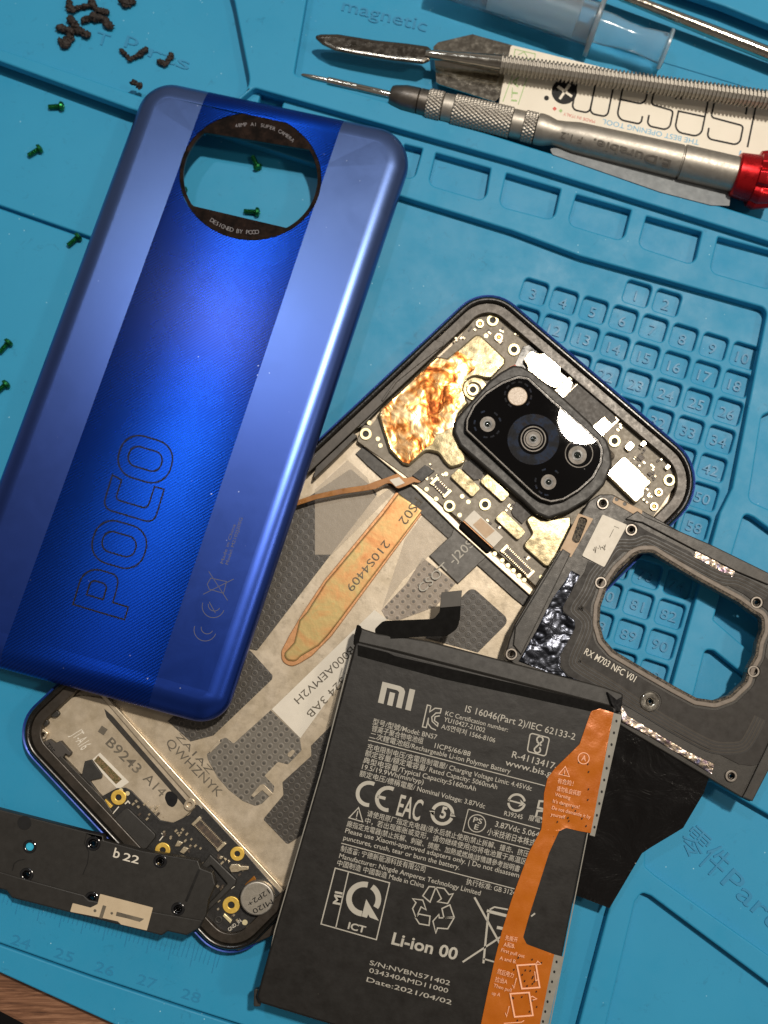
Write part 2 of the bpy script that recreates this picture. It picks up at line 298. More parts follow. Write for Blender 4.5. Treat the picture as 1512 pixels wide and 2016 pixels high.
def normals2(p):
    n = len(p); o = []
    for i in range(n):
        a = (p[i] - p[i-1]); b = (p[(i+1) % n] - p[i]); a = a.normalized() if a.length else a; b = b.normalized() if b.length else b
        na = Vector((-a.y, a.x)); nb = Vector((-b.y, b.x)); m = na + nb
        if m.length < 1e-4: o.append(na); continue
        m.normalize(); o.append(m / max(.5, m.dot(na)))
    return o
def px_offset(pts, d):
    p = [Vector(q[:2]) for q in pts]
    if area(p) < 0: p.reverse()
    nn = normals2(p); return [tuple(q + m * d) for q, m in zip(p, nn)]
def inside(p, poly):
    r = False; x, y = p
    for i in range(len(poly)):
        x1, y1 = poly[i-1][0], poly[i-1][1]; x2, y2 = poly[i][0], poly[i][1]
        if (y1 > y) != (y2 > y) and x < (x2 - x1) * (y - y1) / (y2 - y1) + x1: r = not r
    return r
def triangulate(loops):
    # constrained triangulation of an outline with holes -> index triples into the concatenated loops
    if len(loops) == 1: return tessellate_polygon(loops)
    vs = [Vector((p.x, p.y)) for l in loops for p in l]; ed = []; o = 0
    for l in loops: n = len(l); ed += [(o + i, o + (i + 1) % n) for i in range(n)]; o += n
    v2, e2, f2, ov, oe, of = delaunay_2d_cdt(vs, ed, [], 0, 1e-7)
    mp = [x[0] if x else -1 for x in ov]; out = []
    for f in f2:
        c = (v2[f[0]] + v2[f[1]] + v2[f[2]]) / 3
        if not inside(c, loops[0]) or any(inside(c, h) for h in loops[1:]): continue
        t = [mp[i] for i in f]
        if -1 not in t: out.append(t)
    return out
TCACHE = {}
def text_geo(s, bold=0.0, hollow=False):
    k = (s, bold)
    if k not in TCACHE:
        c = bpy.data.curves.new('text_source', 'FONT'); c.body = s; c.offset = bold; c.resolution_u = 3
        o = bpy.data.objects.new('text_source', c); m = bpy.data.meshes.new_from_object(o)
        vs = [v.co.copy() for v in m.vertices]; fs = [tuple(p.vertices) for p in m.polygons]
        x0 = min(v.x for v in vs); x1 = max(v.x for v in vs)
        TCACHE[k] = ([(v.x - x0, v.y) for v in vs], fs, x1 - x0)
        bpy.data.objects.remove(o); bpy.data.curves.remove(c); bpy.data.meshes.remove(m)
    return TCACHE[k]
class MB:
    def __init__(s): s.v = []; s.f = []; s.flatf = set()
    def add(s, v, f):
        o = len(s.v); s.v += [Vector(q) for q in v]; s.f += [tuple(i + o for i in q) for q in f]; return s
    # solid cut from a pixel outline: top at z1, bottom at z0 (or th below the top), rounded top edge bw x bh
    def plate(s, outer, z1, z0=None, th=None, holes=(), r=0, bw=.012, bh=None, seg=2, hr=0, fs=6, bottom=True):
        bh = bw if bh is None else bh; loops = []
        for k, poly in enumerate([outer, *holes]):
            pp = fillet(list(poly), r if k == 0 else hr, fs); q = [P(a.x, a.y, z1) for a in pp]
            flat = [Vector((a.x, a.y)) for a in q]; zz = [a.z for a in q]
            if (area(flat) < 0) == (k == 0): flat.reverse(); zz.reverse()
            loops.append((flat, zz))
        cap = []; capidx = []; botidx = []; botp = []
        for flat, zz in loops:
            nn = normals2(flat); n = len(flat); rings = []
            base = [(p.x, p.y, (z - th) if th is not None else z0) for p, z in zip(flat, zz)]; rings.append(base)
            if bw > 0:
                for j in range(seg + 1):
                    a = math.pi / 2 * j / seg; ins = bw * (1 - math.cos(a)); dz = bh * (1 - math.sin(a))
                    rings.append([(p.x + m.x * ins, p.y + m.y * ins, z - dz) for p, m, z in zip(flat, nn, zz)])
            else: rings.append([(p.x, p.y, z) for p, z in zip(flat, zz)])
            o = len(s.v)
            for rg in rings: s.v += [Vector(q) for q in rg]
            for j in range(len(rings) - 1):
                for i in range(n):
                    a = o + j * n + i; b = o + j * n + (i + 1) % n; s.f.append((a, b, b + n, a + n))
            lo = o + (len(rings) - 1) * n
            cap.append([Vector((*rings[-1][i][:2], 0)) for i in range(n)]); capidx += [lo + i for i in range(n)]
            botp.append([Vector((*base[i][:2], 0)) for i in range(n)]); botidx += [o + i for i in range(n)]
        for lst, idx, up in ((cap, capidx, True), (botp, botidx, False)):
            if not up and not bottom: continue
            for t in triangulate(lst):
                t = [idx[i] for i in t]; A, B, C = (s.v[i] for i in t); zc = (B - A).cross(C - A).z
                if abs(zc) < 1e-12: continue
                s.flatf.add(len(s.f)); s.f.append(tuple(t) if (zc > 0) == up else tuple(reversed(t)))
        return s
    def flat(s, outer, z, holes=(), r=0, fs=5):
        loops = [[Vector((a.x, a.y, 0)) for a in fillet(list(p), r if k == 0 else 0, fs)] for k, p in enumerate([outer, *holes])]
        al = [q for l in loops for q in l]; o = len(s.v); s.v += [P(q.x, q.y, z) for q in al]
        for t in triangulate(loops):
            A, B, C = (s.v[o + i] for i in t); zc = (B - A).cross(C - A).z
            if abs(zc) > 1e-12: s.f.append(tuple(o + i for i in (t if zc > 0 else reversed(t))))
        return s
    def line(s, pts, wd, z, closed=False, h=0):
        p = [Vector(q[:2]) for q in pts]; n = len(p); nn = []
        for i in range(n):
            if not closed and i == 0: a = b = p[1] - p[0]
            elif not closed and i == n - 1: a = b = p[-1] - p[-2]
            else: a = p[i] - p[i-1]; b = p[(i+1) % n] - p[i]
            a = a.normalized(); b = b.normalized(); na = Vector((-a.y, a.x)); m = na + Vector((-b.y, b.x))
            m = na if m.length < .2 else m.normalized(); nn.append(m / max(.55, m.dot(na)))
        L = [q + m * wd / 2 for q, m in zip(p, nn)]; Rr = [q - m * wd / 2 for q, m in zip(p, nn)]
        o = len(s.v); s.v += [P(q.x, q.y, z) for q in L] + [P(q.x, q.y, z) for q in Rr]
        for i in range(n if closed else n - 1):
            j = (i + 1) % n; s.f.append((o + i, o + j, o + n + j, o + n + i))
        if h:
            o2 = len(s.v); s.v += [q - Vector((0, 0, h)) for q in s.v[o:o + 2 * n]]
            for i in range(n if closed else n - 1):
                j = (i + 1) % n; s.f += [(o + j, o + i, o2 + i, o2 + j), (o + n + i, o + n + j, o2 + n + j, o2 + n + i)]
        return s
    def arc(s, cx, cy, r, a0, a1, wd, z, n=16):
        return s.line([(cx + r * math.cos(math.radians(a0 + (a1 - a0) * i / n)), cy + r * math.sin(math.radians(a0 + (a1 - a0) * i / n))) for i in range(n + 1)], wd, z)
    def dot(s, cx, cy, r, z, n=12): return s.flat(ell(cx, cy, r, n=n), z)
    def text(s, st, p0, p1, z, h=None, bold=0.0, thick=0):
        vs, fs, wdt = text_geo(st, bold); d = Vector(p1) - Vector(p0); L = d.length; ex = d / wdt; up = Vector((d.y, -d.x)) / L
        ey = up * ((h / .69) if h else L / wdt); o = len(s.v)
        for x, y in vs: q = Vector(p0) + ex * x + ey * y; s.v.append(P(q.x, q.y, z))
        s.f += [tuple(o + i for i in f) for f in fs]
        if thick:
            o2 = len(s.v); s.v += [q - Vector((0, 0, thick)) for q in s.v[o:o2]]; cnt = {}
            for f in fs:
                for i in range(len(f)):
                    e = (f[i], f[(i + 1) % len(f)]); cnt[e] = 1
            for a, b in cnt:
                if (b, a) not in cnt: s.f.append((o + b, o + a, o2 + a, o2 + b))
        return s
    # turned solid from A to B; prof = (distance along axis, radius)
    def lathe(s, A, B, prof, n=40, mod=None, caps=True):
        A = Vector(A); ax = (Vector(B) - A).normalized(); x = ax.cross(Vector((0, 0, 1))).normalized(); y = x.cross(ax)
        o = len(s.v)
        for k, (t, r) in enumerate(prof):
            for i in range(n):
                a = 2 * math.pi * i / n; rr = r + (mod(t, a) if mod else 0); s.v.append(A + ax * t + (x * math.cos(a) + y * math.sin(a)) * rr)
        for k in range(len(prof) - 1):
            for i in range(n):
                a = o + k * n + i; b = o + k * n + (i + 1) % n; s.f.append((a, a + n, b + n, b))
        if caps: s.f.append(tuple(o + i for i in range(n))); s.f.append(tuple(o + (len(prof) - 1) * n + i for i in reversed(range(n))))
        return s
    def box(s, c, ax, L, W, H):
        c = Vector(c); ax = Vector((*ax, 0)).normalized(); ay = Vector((-ax.y, ax.x, 0)); v = []
        for z in (0, H):
            for a, b in ((-1, -1), (1, -1), (1, 1), (-1, 1)): v.append(c + ax * a * L / 2 + ay * b * W / 2 + Vector((0, 0, z)))
        return s.add(v, [(3, 2, 1, 0), (4, 5, 6, 7), (0, 1, 5, 4), (1, 2, 6, 5), (2, 3, 7, 6), (3, 0, 4, 7)])
    def build(s, name, m, parent=None, loc=None, angle=32):
        me = bpy.data.meshes.new(name); org = Vector((0, 0, 0))
        if parent is not None: org = ORG[parent.name]
        elif loc is not None: org = Vector(loc)
        me.from_pydata([q - org for q in s.v], [], s.f); me.materials.append(m)
        me.set_sharp_from_angle(angle=math.radians(angle)); me.polygons.foreach_set('use_smooth', [i not in s.flatf for i in range(len(me.polygons))]); me.update()
        o = bpy.data.objects.new(name, me); COL.objects.link(o); ORG[o.name] = org
        if parent is not None: o.parent = parent
        elif loc is not None: o.location = org
        return o
def Z(*rows): return [tuple(r) for r in rows]
def crop(ox, oy, k, pts): return [(ox + p[0] / k, oy + p[1] / k, *p[2:]) for p in pts]
# ================================================================== table and mat
tb = MB(); tb.plate([(-900, 1960), (0, 1990), (80, 2030), (60, 2700), (-900, 2700)], -.9, -1.5, bw=0)
tb = MB(); tb.plate([(-700, -600), (2300, -600), (2300, 2500), (60, 2500), (75, 2034), (-8, 1990), (-700, 1700)], -.55, -3, r=20, bw=.1)
o = tb.build('table', M['wood']); o['kind'] = 'structure'
fl = MB(); fl.plate([(-2500, -2500), (4000, -2500), (4000, 4500), (-2500, 4500)], -70, -71, bw=0); o = fl.build('floor', M['pit']); o['kind'] = 'structure'
mt = thing('repair_mat', P(756, 1008, -.55), 'blue silicone repair mat with numbered cells and moulded trays under everything', 'work mat')
MATZ = 0.0
EDGE = [(-420, 1742), (-60, 1888), (235, 2022), (700, 2190), (2100, 2680), (2400, -800), (-600, -800)]
mb = MB(); mb.plate(EDGE, -.19, -.55, r=30, bw=.1, seg=3)
mb.build('base', M['mat'], mt)
a3, a10, a90 = P(1052, 574), P(1466, 700), P(1303, 1268)
cx = (a10 - a3) / 7; cy = (a90 - a10) / 10
def unP(q):
    d = q - Vector((0, 0, CAMH)); zc = -(d.y * -ST + d.z * CT); yy = d.y * CT + d.z * ST
    return (756 + FPX * d.x / zc, 1008 - FPX * yy / zc)
cells = []; nums = MB()
for n in [1, 2] + list(range(3, 99)):
    r, c = ((n - 3) // 8, (n - 3) % 8) if n > 2 else (-1, 3 + n - .83)
    ctr = a3 + cx * c + cy * r
    hx, hy = cx * .405, cy * .405
    quad = [ctr - hx - hy, ctr + hx - hy, ctr + hx + hy, ctr - hx + hy]
    cells.append([(*unP(q), 8) for q in quad])
    dig = text_geo(str(n), .006)[2] * .26
    t0 = unP(ctr - cx * dig + cy * .2 + Vector((0, 0, -.15))); t1 = unP(ctr + cx * dig + cy * .2 + Vector((0, 0, -.15)))
    nb = MB(); nb.text(str(n), t0, t1, -.15, h=20, bold=.006, thick=.05); nb.build('cell_number', M['mat_text'], mt)
slits = [[(-160, 343), (0, 404), (190, 470), (420, 560), (420, 566), (190, 477), (0, 411), (-160, 350)],
         [(-160, 1804), (0, 1857), (180, 1921), (367, 1983), (640, 2070), (640, 2075), (367, 1986.5), (180, 1924.5), (0, 1860.5), (-160, 1807.5)]]
mb = MB(); mb.plate(EDGE, MATZ, -.2, holes=cells + slits, r=30, bw=.045, seg=3, fs=4, hr=0)
mb.build('floor_sheet', M['mat'], mt)
# lower terrace (shelf with pockets, right plateau) and upper terrace (trays and bar)
pock = [[(796, 283, 2), (832, 292, 2), (815, 352, 14), (785, 345, 6)],
        [(858, 300, 2), (966, 331, 2), (955, 396, 16), (843, 363, 16)],
        [(997, 340, 2), (1104, 372, 2), (1090, 433, 16), (983, 405, 16)],
        [(1135, 382, 2), (1243, 413, 2), (1227, 474, 16), (1118, 441, 16)],
        [(1273, 425, 2), (1382, 456, 2), (1367, 521, 16), (1257, 485, 16)],
        [(1414, 466, 2), (1540, 500, 2), (1520, 570, 16), (1398, 535, 16)],
        [(514, 180, 2), (560, 194, 2), (550, 225, 8), (505, 214, 8)],
        [(1500, 818, 14), (1720, 720), (1720, 900), (1535, 1012, 14), (1474, 985, 16)],
        [(1466, 1010, 16), (1484, 1018, 10), (1720, 1190), (1720, 1290), (1439, 1100, 4)],
        [(1421, 1160, 4), (1640, 1335), (1640, 1425), (1405, 1220, 4)],
        [(1389, 1278, 10), (1406, 1281, 10), (1640, 1470), (1640, 1590), (1364, 1376, 10)],
        [(1272, 1668, 10), (1395, 1536, 16), (1750, 1740), (1750, 2050), (1512, 1880), (1290, 1724, 26), (1270, 1706, 10)],
        [(1250, 1776, 10), (1264, 1757, 10), (1282, 1764, 10), (1760, 2120), (1760, 2400), (1120, 2400), (1190, 2030)]]
low = [(-420, -30), (0, 120), (255, 213), (430, 262), (628, 326), (784, 384), (1008, 453), (1141, 503), (1512, 607, 16), (1492, 706), (1442, 960), (1418, 1008), (1325, 1341), (1197, 1798), (1140, 2016), (1050, 2420), (2200, 2520), (2300, -700), (-420, -700)]
tray1 = [(-300, -20), (0, 96), (260, 184), (390, 226, 20), (496, 178, 40), (462, 5, 20), (440, -80), (-300, -300)]
tray2 = [(578, 146, 8), (770, 203), (1050, 291), (1500, 431), (1620, 466), (1760, 490), (1760, 130), (1512, 46), (1428, 12), (1000, -136), (645, -246, 10)]
tray3 = [(512, 18, 6), (618, 48, 6), (572, 146, 10), (548, 140, 20), (528, 60, 6)]
LZ, UZ = .3, .58
mb = MB(); mb.plate(low, LZ, 0.002, holes=pock + [tray1, tray2], bw=.05, seg=3)
mb.build('lower_terrace', M['mat'], mt)
up = [(-420, -30), (0, 120), (255, 213), (400, 258), (500, 172, 12), (1008, 316), (1512, 474), (1750, 548), (1900, -700), (-420, -700)]
mb = MB(); mb.plate(up, UZ, LZ + .002, holes=[tray1, tray2], bw=.05, seg=3, r=0)
mb.build('upper_terrace', M['mat'], mt)
mb = MB(); mb.plate(px_offset(tray1, -3), .16, .003, bw=.01); mb.plate([(960, 20), (900, -60), (1600, 150), (1600, 210)], .03, .003, bw=.02)
mb.build('tray_floor', M['mat'], mt)
nums.text('magnetic', (672, 20), (838, 62), .03, h=24, thick=.03)
nums.text('T', (186, 84), (212, 92), .185, h=24, thick=.03); nums.text('p', (246, 84), (270, 92), .185, h=24, thick=.03); nums.text('rts', (290, 110), (370, 138), .185, h=24, thick=.03)
nums.text('零件', (1334, 1658), (1412, 1730), .03, h=44, thick=.03); nums.text('Parts', (1418, 1738), (1540, 1850), .03, h=40, thick=.03)
for k, (u, v) in enumerate([(20, 1862), (105, 1888), (185, 1915), (268, 1940), (355, 1968)]):
    nums.text(str(24 + k), (u, v - 4), (u + 36, v + 8), .01, h=20, thick=.01)
nums.build('moulded_lettering', M['mat_text'], mt)
tk = MB()
for i in range(52):
    u = -10 + i * 8.6; v = 1772 + (u) * .30; L = 34 if i % 5 else 48
    tk.line([(u + 8, v - 30), (u - 3, v + L - 30)], 1.6, .009, h=.012)
tk.build('ruler_marks', M['mat_text'], mt)
# ================================================================== tools in the top tray
def cm(px): return px / 71.0
sd = thing('screwdriver', P(1050, 255, .03), 'precision screwdriver with knurled grey grip and red cap lying by the white card', 'screwdriver')
A = P(593, 147, .5); B = P(1545, 366, .86); AX = (B - A); LEN = AX.length; ax = AX.normalized()
def at(u, v):
    q = P(u, v, .7); return (q - A).dot(ax)
t0, t1 = at(643, 155), at(772, 184)
mb = MB(); mb.lathe(A, B, [(0, .02), (.06, .05), (.35, .075), (t0, .08), (t0 + .01, .115), (t0 + .9, .115), (t0 + .92, .1), (t0 + .95, .115), (t1 + .1, .115)], 24); mb.build('bit', M['steel'], sd)
tn, tk1 = at(768, 182), at(842, 198)
mb = MB(); mb.lathe(A, B, [(tn, .2), (tn + .03, .27), (tn + .12, .31), (tn + .45, .38), (tn + .85, .39), (tn + .87, .36), (tn + .9, .39), (tk1 + .05, .39)], 40); mb.build('nose', M['alu_dark'], sd)
def knurl(t, a): return .022 * (abs(math.sin((a * 26 + t * 34) / 2)) + abs(math.sin((a * 26 - t * 34) / 2)) - 1.1)
def dense(a, b, r, st=.022): n = int((b - a) / st); return [(a, r - .04)] + [(a + .02 + (b - a - .04) * i / n, r) for i in range(n + 1)] + [(b, r - .04)]
kn = MB(); k0 = tk1; k1 = at(872, 206); k2 = at(893, 211); k3 = at(1008, 239); k4 = at(1030, 245); k5 = at(1055, 251)
for ka, kb, kr in ((k0, k1, .42), (k2, k3, .43), (k4, k5, .43)): kn = MB(); kn.lathe(A, B, dense(ka, kb, kr), 208, knurl); kn.build('knurled_grip', M['alu'], sd)
mb = MB(); s1 = at(1337, 323); s2 = at(1443, 348)
mb.lathe(A, B, [(k1, .36), (k1 + .03, .41), (k2, .41), (k2 + .02, .3), (k3, .3), (k3 + .01, .41), (k4, .41), (k4 + .01, .3), (k5, .3), (k5 + .02, .44), (k5 + .12, .45), (k5 + .3, .43), (k5 + .55, .36), (k5 + .8, .38), (k5 + 1.2, .44), (s1 - .02, .48), (s1, .45), (s1 + .03, .45), (s1 + .05, .5), (s2 + .1, .5)], 48)
mb.build('shaft', M['alu'], sd)
def flute(t, a): return -.11 * max(0, math.cos(a * 8)) ** 2 if t > s2 + .55 else 0
mb = MB(); pr = [(s2 - .02, .45), (s2, .58), (s2 + .05, .62), (s2 + .45, .66), (s2 + .54, .68)] + [(s2 + .56 + .04 * i, .84 - .012 * abs(i - 5)) for i in range(14)] + [(s2 + 1.2, .7), (s2 + 1.3, .5)]
mb.lathe(A, B, pr, 96, flute); mb.build('cap', M['red'], sd)
def zt(u, v):
    # where the view line meets the shaft's skin
    c = Vector((0, 0, CAMH)); d = (P(u, v, 0) - c).normalized(); r = .483
    for _ in range(2):
        m = c - A; dd = d - ax * d.dot(ax); mm = m - ax * m.dot(ax); a_, b_, c_ = dd.dot(dd), 2 * dd.dot(mm), mm.dot(mm) - r * r
        q = c + d * ((-b_ - math.sqrt(max(0, b_ * b_ - 4 * a_ * c_))) / (2 * a_)); t = (q - A).dot(ax)
        f = (t - (k5 + 1.2)) / (s1 - .02 - k5 - 1.2); r = (.44 + .04 * f if f > 0 else .38 + .06 * max(0, (t - k5 - .8) / .4)) + .02
    return q.z
lt = MB(); lt.text('E.Durable.', (1322, 316), (1170, 272), zt, h=17, bold=.012); lt.text('F 1.2', (1148, 270), (1106, 259), zt, h=13)
lt.build('engraved_lettering', M['etch'], sd)
# spudger with ridged handle
sp = thing('metal_spudger', P(1000, 130, .5), 'steel prying spudger with ridged handle lying across the white card', 'pry tool')
zb = .74
mb = MB(); mb.plate([(617, 70), (632, 66), (665, 66), (740, 78), (800, 84), (842, 90), (852, 99), (846, 118), (832, 124), (770, 117), (700, 106), (660, 98), (635, 86)], lambda u, v: .62 + (u - 617) / 235 * .16, th=.07, r=6, bw=.12, bh=.035, seg=3)
mb.build('blade', M['steel_dark'], sp)
A2, B2 = P(838, 106, .78), P(1560, 203, .95)
def at2(u, v): return (P(u, v, .85) - A2).dot((B2 - A2).normalized())
mb = MB(); e1 = at2(985, 128); mb.lathe(A2, B2, [(0, .1), (.2, .14), (.7, .15), (1.2, .19), (e1 - .2, .24), (e1, .25)], 24); mb.build('neck', M['steel'], sp)
prof = []; q = e1; L2 = (B2 - A2).length
while q < L2 + 2: prof += [(q, .215), (q + .016, .275), (q + .06, .275), (q + .076, .215)]; q += .115
mb = MB(); mb.lathe(A2, B2, prof, 10); mb.build('handle', M['alu'], sp, angle=20)
# card opening tool
cdz = lambda u, v: .2 + max(0, (1512 - u)) * .00012
pc = thing('opening_card', P(1250, 220, .1), 'cream plastic opening card with metal blade end and upside-down black lettering', 'opening tool')
mb = MB(); mb.plate([(1006, 88), (1560, 225), (1560, 345), (1440, 330), (980, 218), (985, 188)], .42, .34, r=5, bw=.01); mb.build('card', M['card'], pc)
mb = MB(); mb.plate([(853, 92, 4), (862, 83, 4), (930, 67, 4), (1010, 89), (985, 190), (974, 200), (866, 166, 3), (859, 162, 3)], .41, .37, bw=.008); mb.build('metal_blade', M['steel'], pc)
lt = MB(); zc = .424
def card_pt(x, y): return (1500 - x - .2 * y, 212 - .215 * x + .98 * y)
GLY = {'i': [[(0, 0), (0, 1)]], 's': [[(1, .74), (1, 1, .25), (0, 1, .25), (0, .52, .12), (1, .48, .12), (1, 0, .25), (0, 0, .25), (0, .24)]],
       'e': [[(0, .5), (1, .5), (1, 1, .3), (0, 1, .3), (0, 0, .3), (1, 0, .3), (1, .22)]], 'a': [[(0, .8), (0, 1, .25), (1, 1, .3), (1, 0, .1), (0, 0, .25), (0, .52, .25), (1, .52)]],
       'm': [[(0, 0), (0, 1, .2), (.5, 1, .2), (.5, 0)], [(.5, .7), (.5, 1, .2), (1, 1, .2), (1, 0)]]}
for ch, x0, x1 in (('i', 12, 12), ('s', 28, 92), ('e', 104, 156), ('s', 166, 210), ('a', 222, 270), ('m', 288, 358)):
    for st_ in GLY[ch]:
        q_ = [(x0 + (x1 - x0) * p[0], 82 * p[1], (p[2] if len(p) > 2 else 0) * 52) for p in st_]
        f_ = [q_[0][:2]] + [tuple(z) for z in fillet(q_, 0, 6)][1:-1] + [q_[-1][:2]]
        lt.line([card_pt(*p[:2]) for p in f_], 3.6, zc)
lt.build('black_lettering', M['ink'], pc)
lt = MB(); lt.plate(ell(1111, 180, 25), zc + .002, th=.002, bw=0); lt.dot(1076, 193, 5, zc); lt.build('round_emblem', M['ink'], pc)
lt = MB(); lt.line([(1098, 170), (1112, 180), (1122, 166)], 6, zc + .006); lt.line([(1112, 180), (1102, 195)], 5, zc + .006); lt.line([(1112, 180), (1126, 190)], 5, zc + .006); lt.build('emblem_cross', M['card'], pc)
lt = MB(); lt.text('THE BEST OPENING TOOL', (1377, 276), (1187, 234), zc, h=10); lt.text('i', (1460, 297), (1457, 296), zc, h=14); lt.build('blue_lettering', M['blue_ink'], pc)
lt = MB(); lt.line([(1014, 97), (1054, 106), (1052, 117), (1011, 115)], 1.6, zc, True); lt.line([(990, 200), (1012, 140), (1040, 146), (1020, 206)], 1.6, zc); lt.line([(1020, 108), (1032, 102), (1038, 112)], 1.6, zc); lt.text('ITA', (1018, 200), (1022, 150), zc, h=12); lt.dot(1104, 218, 4, zc, 4); lt.build('green_print', M['green_ink'], pc)
lt = MB(); lt.dot(1092, 214, 4.4, zc, 4); lt.text('MADE IN ITALY', (1172, 237), (1110, 221), zc, h=6); lt.build('red_print', M['red_ink'], pc)
# flat blade under the screwdriver
fb = MB(); fb.plate([(1082, 292, 3), (1120, 290), (1440, 372), (1436, 405), (1400, 404), (1300, 378), (1088, 304)], UZ + .035, UZ + .004, bw=.006)
o = fb.build('flat_blade', M['dull_blade'], None, P(1250, 340, UZ)); tag(o, 'flat grey metal blade lying underneath the silver screwdriver shaft', 'blade')
# syringe
sy = thing('syringe', P(1180, 60, .05), 'clear plastic syringe with pushed-in plunger at the top of the tool tray', 'syringe')
A3, B3 = P(860, -55, .75), P(1315, 98, .7)
def at3(u, v): return (P(u, v, .72) - A3).dot((B3 - A3).normalized())
f0 = at3(1168, 50); dend = at3(1308, 95)
mb = MB(); mb.lathe(A3, B3, [(0, .62), (f0 - .6, .62), (f0 - .15, .6), (f0, .63), (f0 + .02, .55), (0, .55)], 40, caps=False); mb.build('barrel', M['syringe'], sy)
mb = MB(); mb.lathe(A3, B3, [(f0 - 3.2, .53), (f0 - .5, .53)], 32); mb.build('filling', M['milky'], sy)
mb = MB(); mb.lathe(A3, B3, [(f0, .88), (f0 + .03, .9), (f0 + .1, .9), (f0 + .13, .88)], 36, mod=lambda t, a: -.3 * abs(math.cos(a)) ** 2 * 0); mb.build('flange', M['milky'], sy)
mb = MB(); mb.lathe(A3, B3, [(f0 + .1, .46), (f0 + .5, .45), (f0 + 1, .38), (f0 + 1.4, .36), (dend - .5, .4), (dend, .44)], 32); mb.build('plunger', M['syringe'], sy)
mb = MB(); mb.lathe(A3, B3, [(dend, .56), (dend + .02, .58), (dend + .08, .58), (dend + .1, .56)], 36); mb.build('thumb_rest', M['milky'], sy)
# polished rod
rd = MB(); A4, B4 = P(1190, -22, .6), P(1580, 133, .5); L4 = (B4 - A4).length
rd.lathe(A4, B4, [(-2, .1), (0, .14), (L4 * .5, .19), (L4 + 1, .22)], 32); o = rd.build('polished_rod', M['steel'], None, P(1400, 60, .4)); tag(o, 'shiny metal tool handle rod crossing the top right corner of the tray', 'metal rod')
# ================================================================== green screws and brown crumbs
def screw(u, v, ang, tilt=.1, label=''):
    c = P(u, v, .09); d = Vector((math.cos(ang), math.sin(ang), 0)); a = c - d * .17; b = c + d * .19
    s = thing('green_screw', (c.x, c.y, 0), label, 'screw', 'green screws scattered on the mat')
    pr = [(0, .05)]; q = .0
    while q < .28: pr += [(q, .052), (q + .016, .066), (q + .032, .052)]; q += .034
    a.z = .09; b.z = .11
    pr = [(t * 1.25, r * 1.15) for t, r in pr]; a = a - d * .05
    m_ = MB(); m_.lathe(a, b, pr, 14); m_.build('shank', M['green_screw'], s)
    m_ = MB(); m_.lathe(a, b, [(t * 1.25, r * 1.15) for t, r in [(.28, .06), (.285, .115), (.31, .125), (.36, .1), (.375, .05), (.36, .04), (.36, .01)]], 18); m_.build('head', M['green_screw'], s)
    return s
RA = math.radians
screw(110, 210, RA(2), label='green screw highest on the left mat, lying flat pointing right')
screw(68, 299, RA(33), label='green screw lying diagonally below the highest left one')
screw(145, 474, RA(42), label='green screw beside the left edge of the blue cover')
screw(9, 683, RA(50), label='green screw cut by the left picture edge, upper of two')
screw(3, 764, RA(42), label='green screw cut by the left picture edge, lower of two')
screw(503, 320, RA(-65), label='upper green screw standing tilted in shade inside the camera opening')
screw(495, 417, RA(-5), label='lower green screw lying flat inside the camera opening')
screw(358, 383, RA(80), label='green screw half hidden at the left rim of the camera opening')
def crumb(pts, label, z=.2):
    m_ = MB(); c = P(pts[0][0], pts[0][1], z)
    for i in range(len(pts)):
        u, v, r = pts[i]; rr = r / 70; q = P(u, v, z + rr * .6)
        b = bmesh.new(); bmesh.ops.create_icosphere(b, subdivisions=3, radius=1)
        sc = Vector((R.uniform(.9, 1.35), R.uniform(.8, 1.2), R.uniform(.7, 1)))
        from mathutils import noise as N
        off = Vector((R.random() * 50, R.random() * 50, R.random() * 50))
        for x in b.verts:
            k = 1 + .6 * N.noise(x.co * 1.7 + off) + .4 * N.noise(x.co * 4.0 + off); x.co = Vector((x.co.x * sc.x, x.co.y * sc.y, x.co.z * sc.z)) * rr * k + q
        m_.add([x.co for x in b.verts], [tuple(y.index for y in f.verts) for f in b.faces]); b.free()
    o = m_.build('brown_crumb', M['crumb'], None, (c.x, c.y, z - .03), angle=80); return tag(o, label, 'crumb', 'brown crumbs in the top left tray')
def chain(pts, r0):
    out = []
    for i in range(len(pts) - 1):
        n = 3
        for k in range(n): t = k / n; out.append((pts[i][0] * (1 - t) + pts[i+1][0] * t, pts[i][1] * (1 - t) + pts[i+1][1] * t, r0 * R.uniform(.75, 1.15)))
    out.append((*pts[-1], r0)); return out
crumb(chain([(136, 4), (137, 20), (160, 14), (182, 10), (180, 2), (190, 20), (210, 24)], 6.5), 'long brown crumb at the tray top, highest of the pile')
crumb(chain([(165, 40), (185, 34), (205, 38), (214, 50)], 7.5), 'knobbly brown crumb at the right of the pile')
crumb(chain([(140, 38), (150, 55), (170, 68), (118, 55), (140, 62)], 7), 'star shaped brown crumb in the middle of the pile')
crumb(chain([(118, 80), (130, 92), (138, 75), (125, 88)], 7), 'brown crumb at the bottom left of the pile')
crumb(chain([(240, 2), (250, 8), (260, 2)], 8), 'round brown crumb alone at the top picture edge')
crumb(chain([(240, 100), (256, 116), (272, 110), (286, 98)], 5.5), 'curved brown crumb lying over the embossed letters')
crumb(chain([(314, 121), (325, 126), (337, 110)], 5.5), 'small forked brown crumb at the right of the tray')
crumb([(264, 163, 6), (274, 169, 6.5)], 'tiny brown crumb touching the corner of the blue cover', .52)
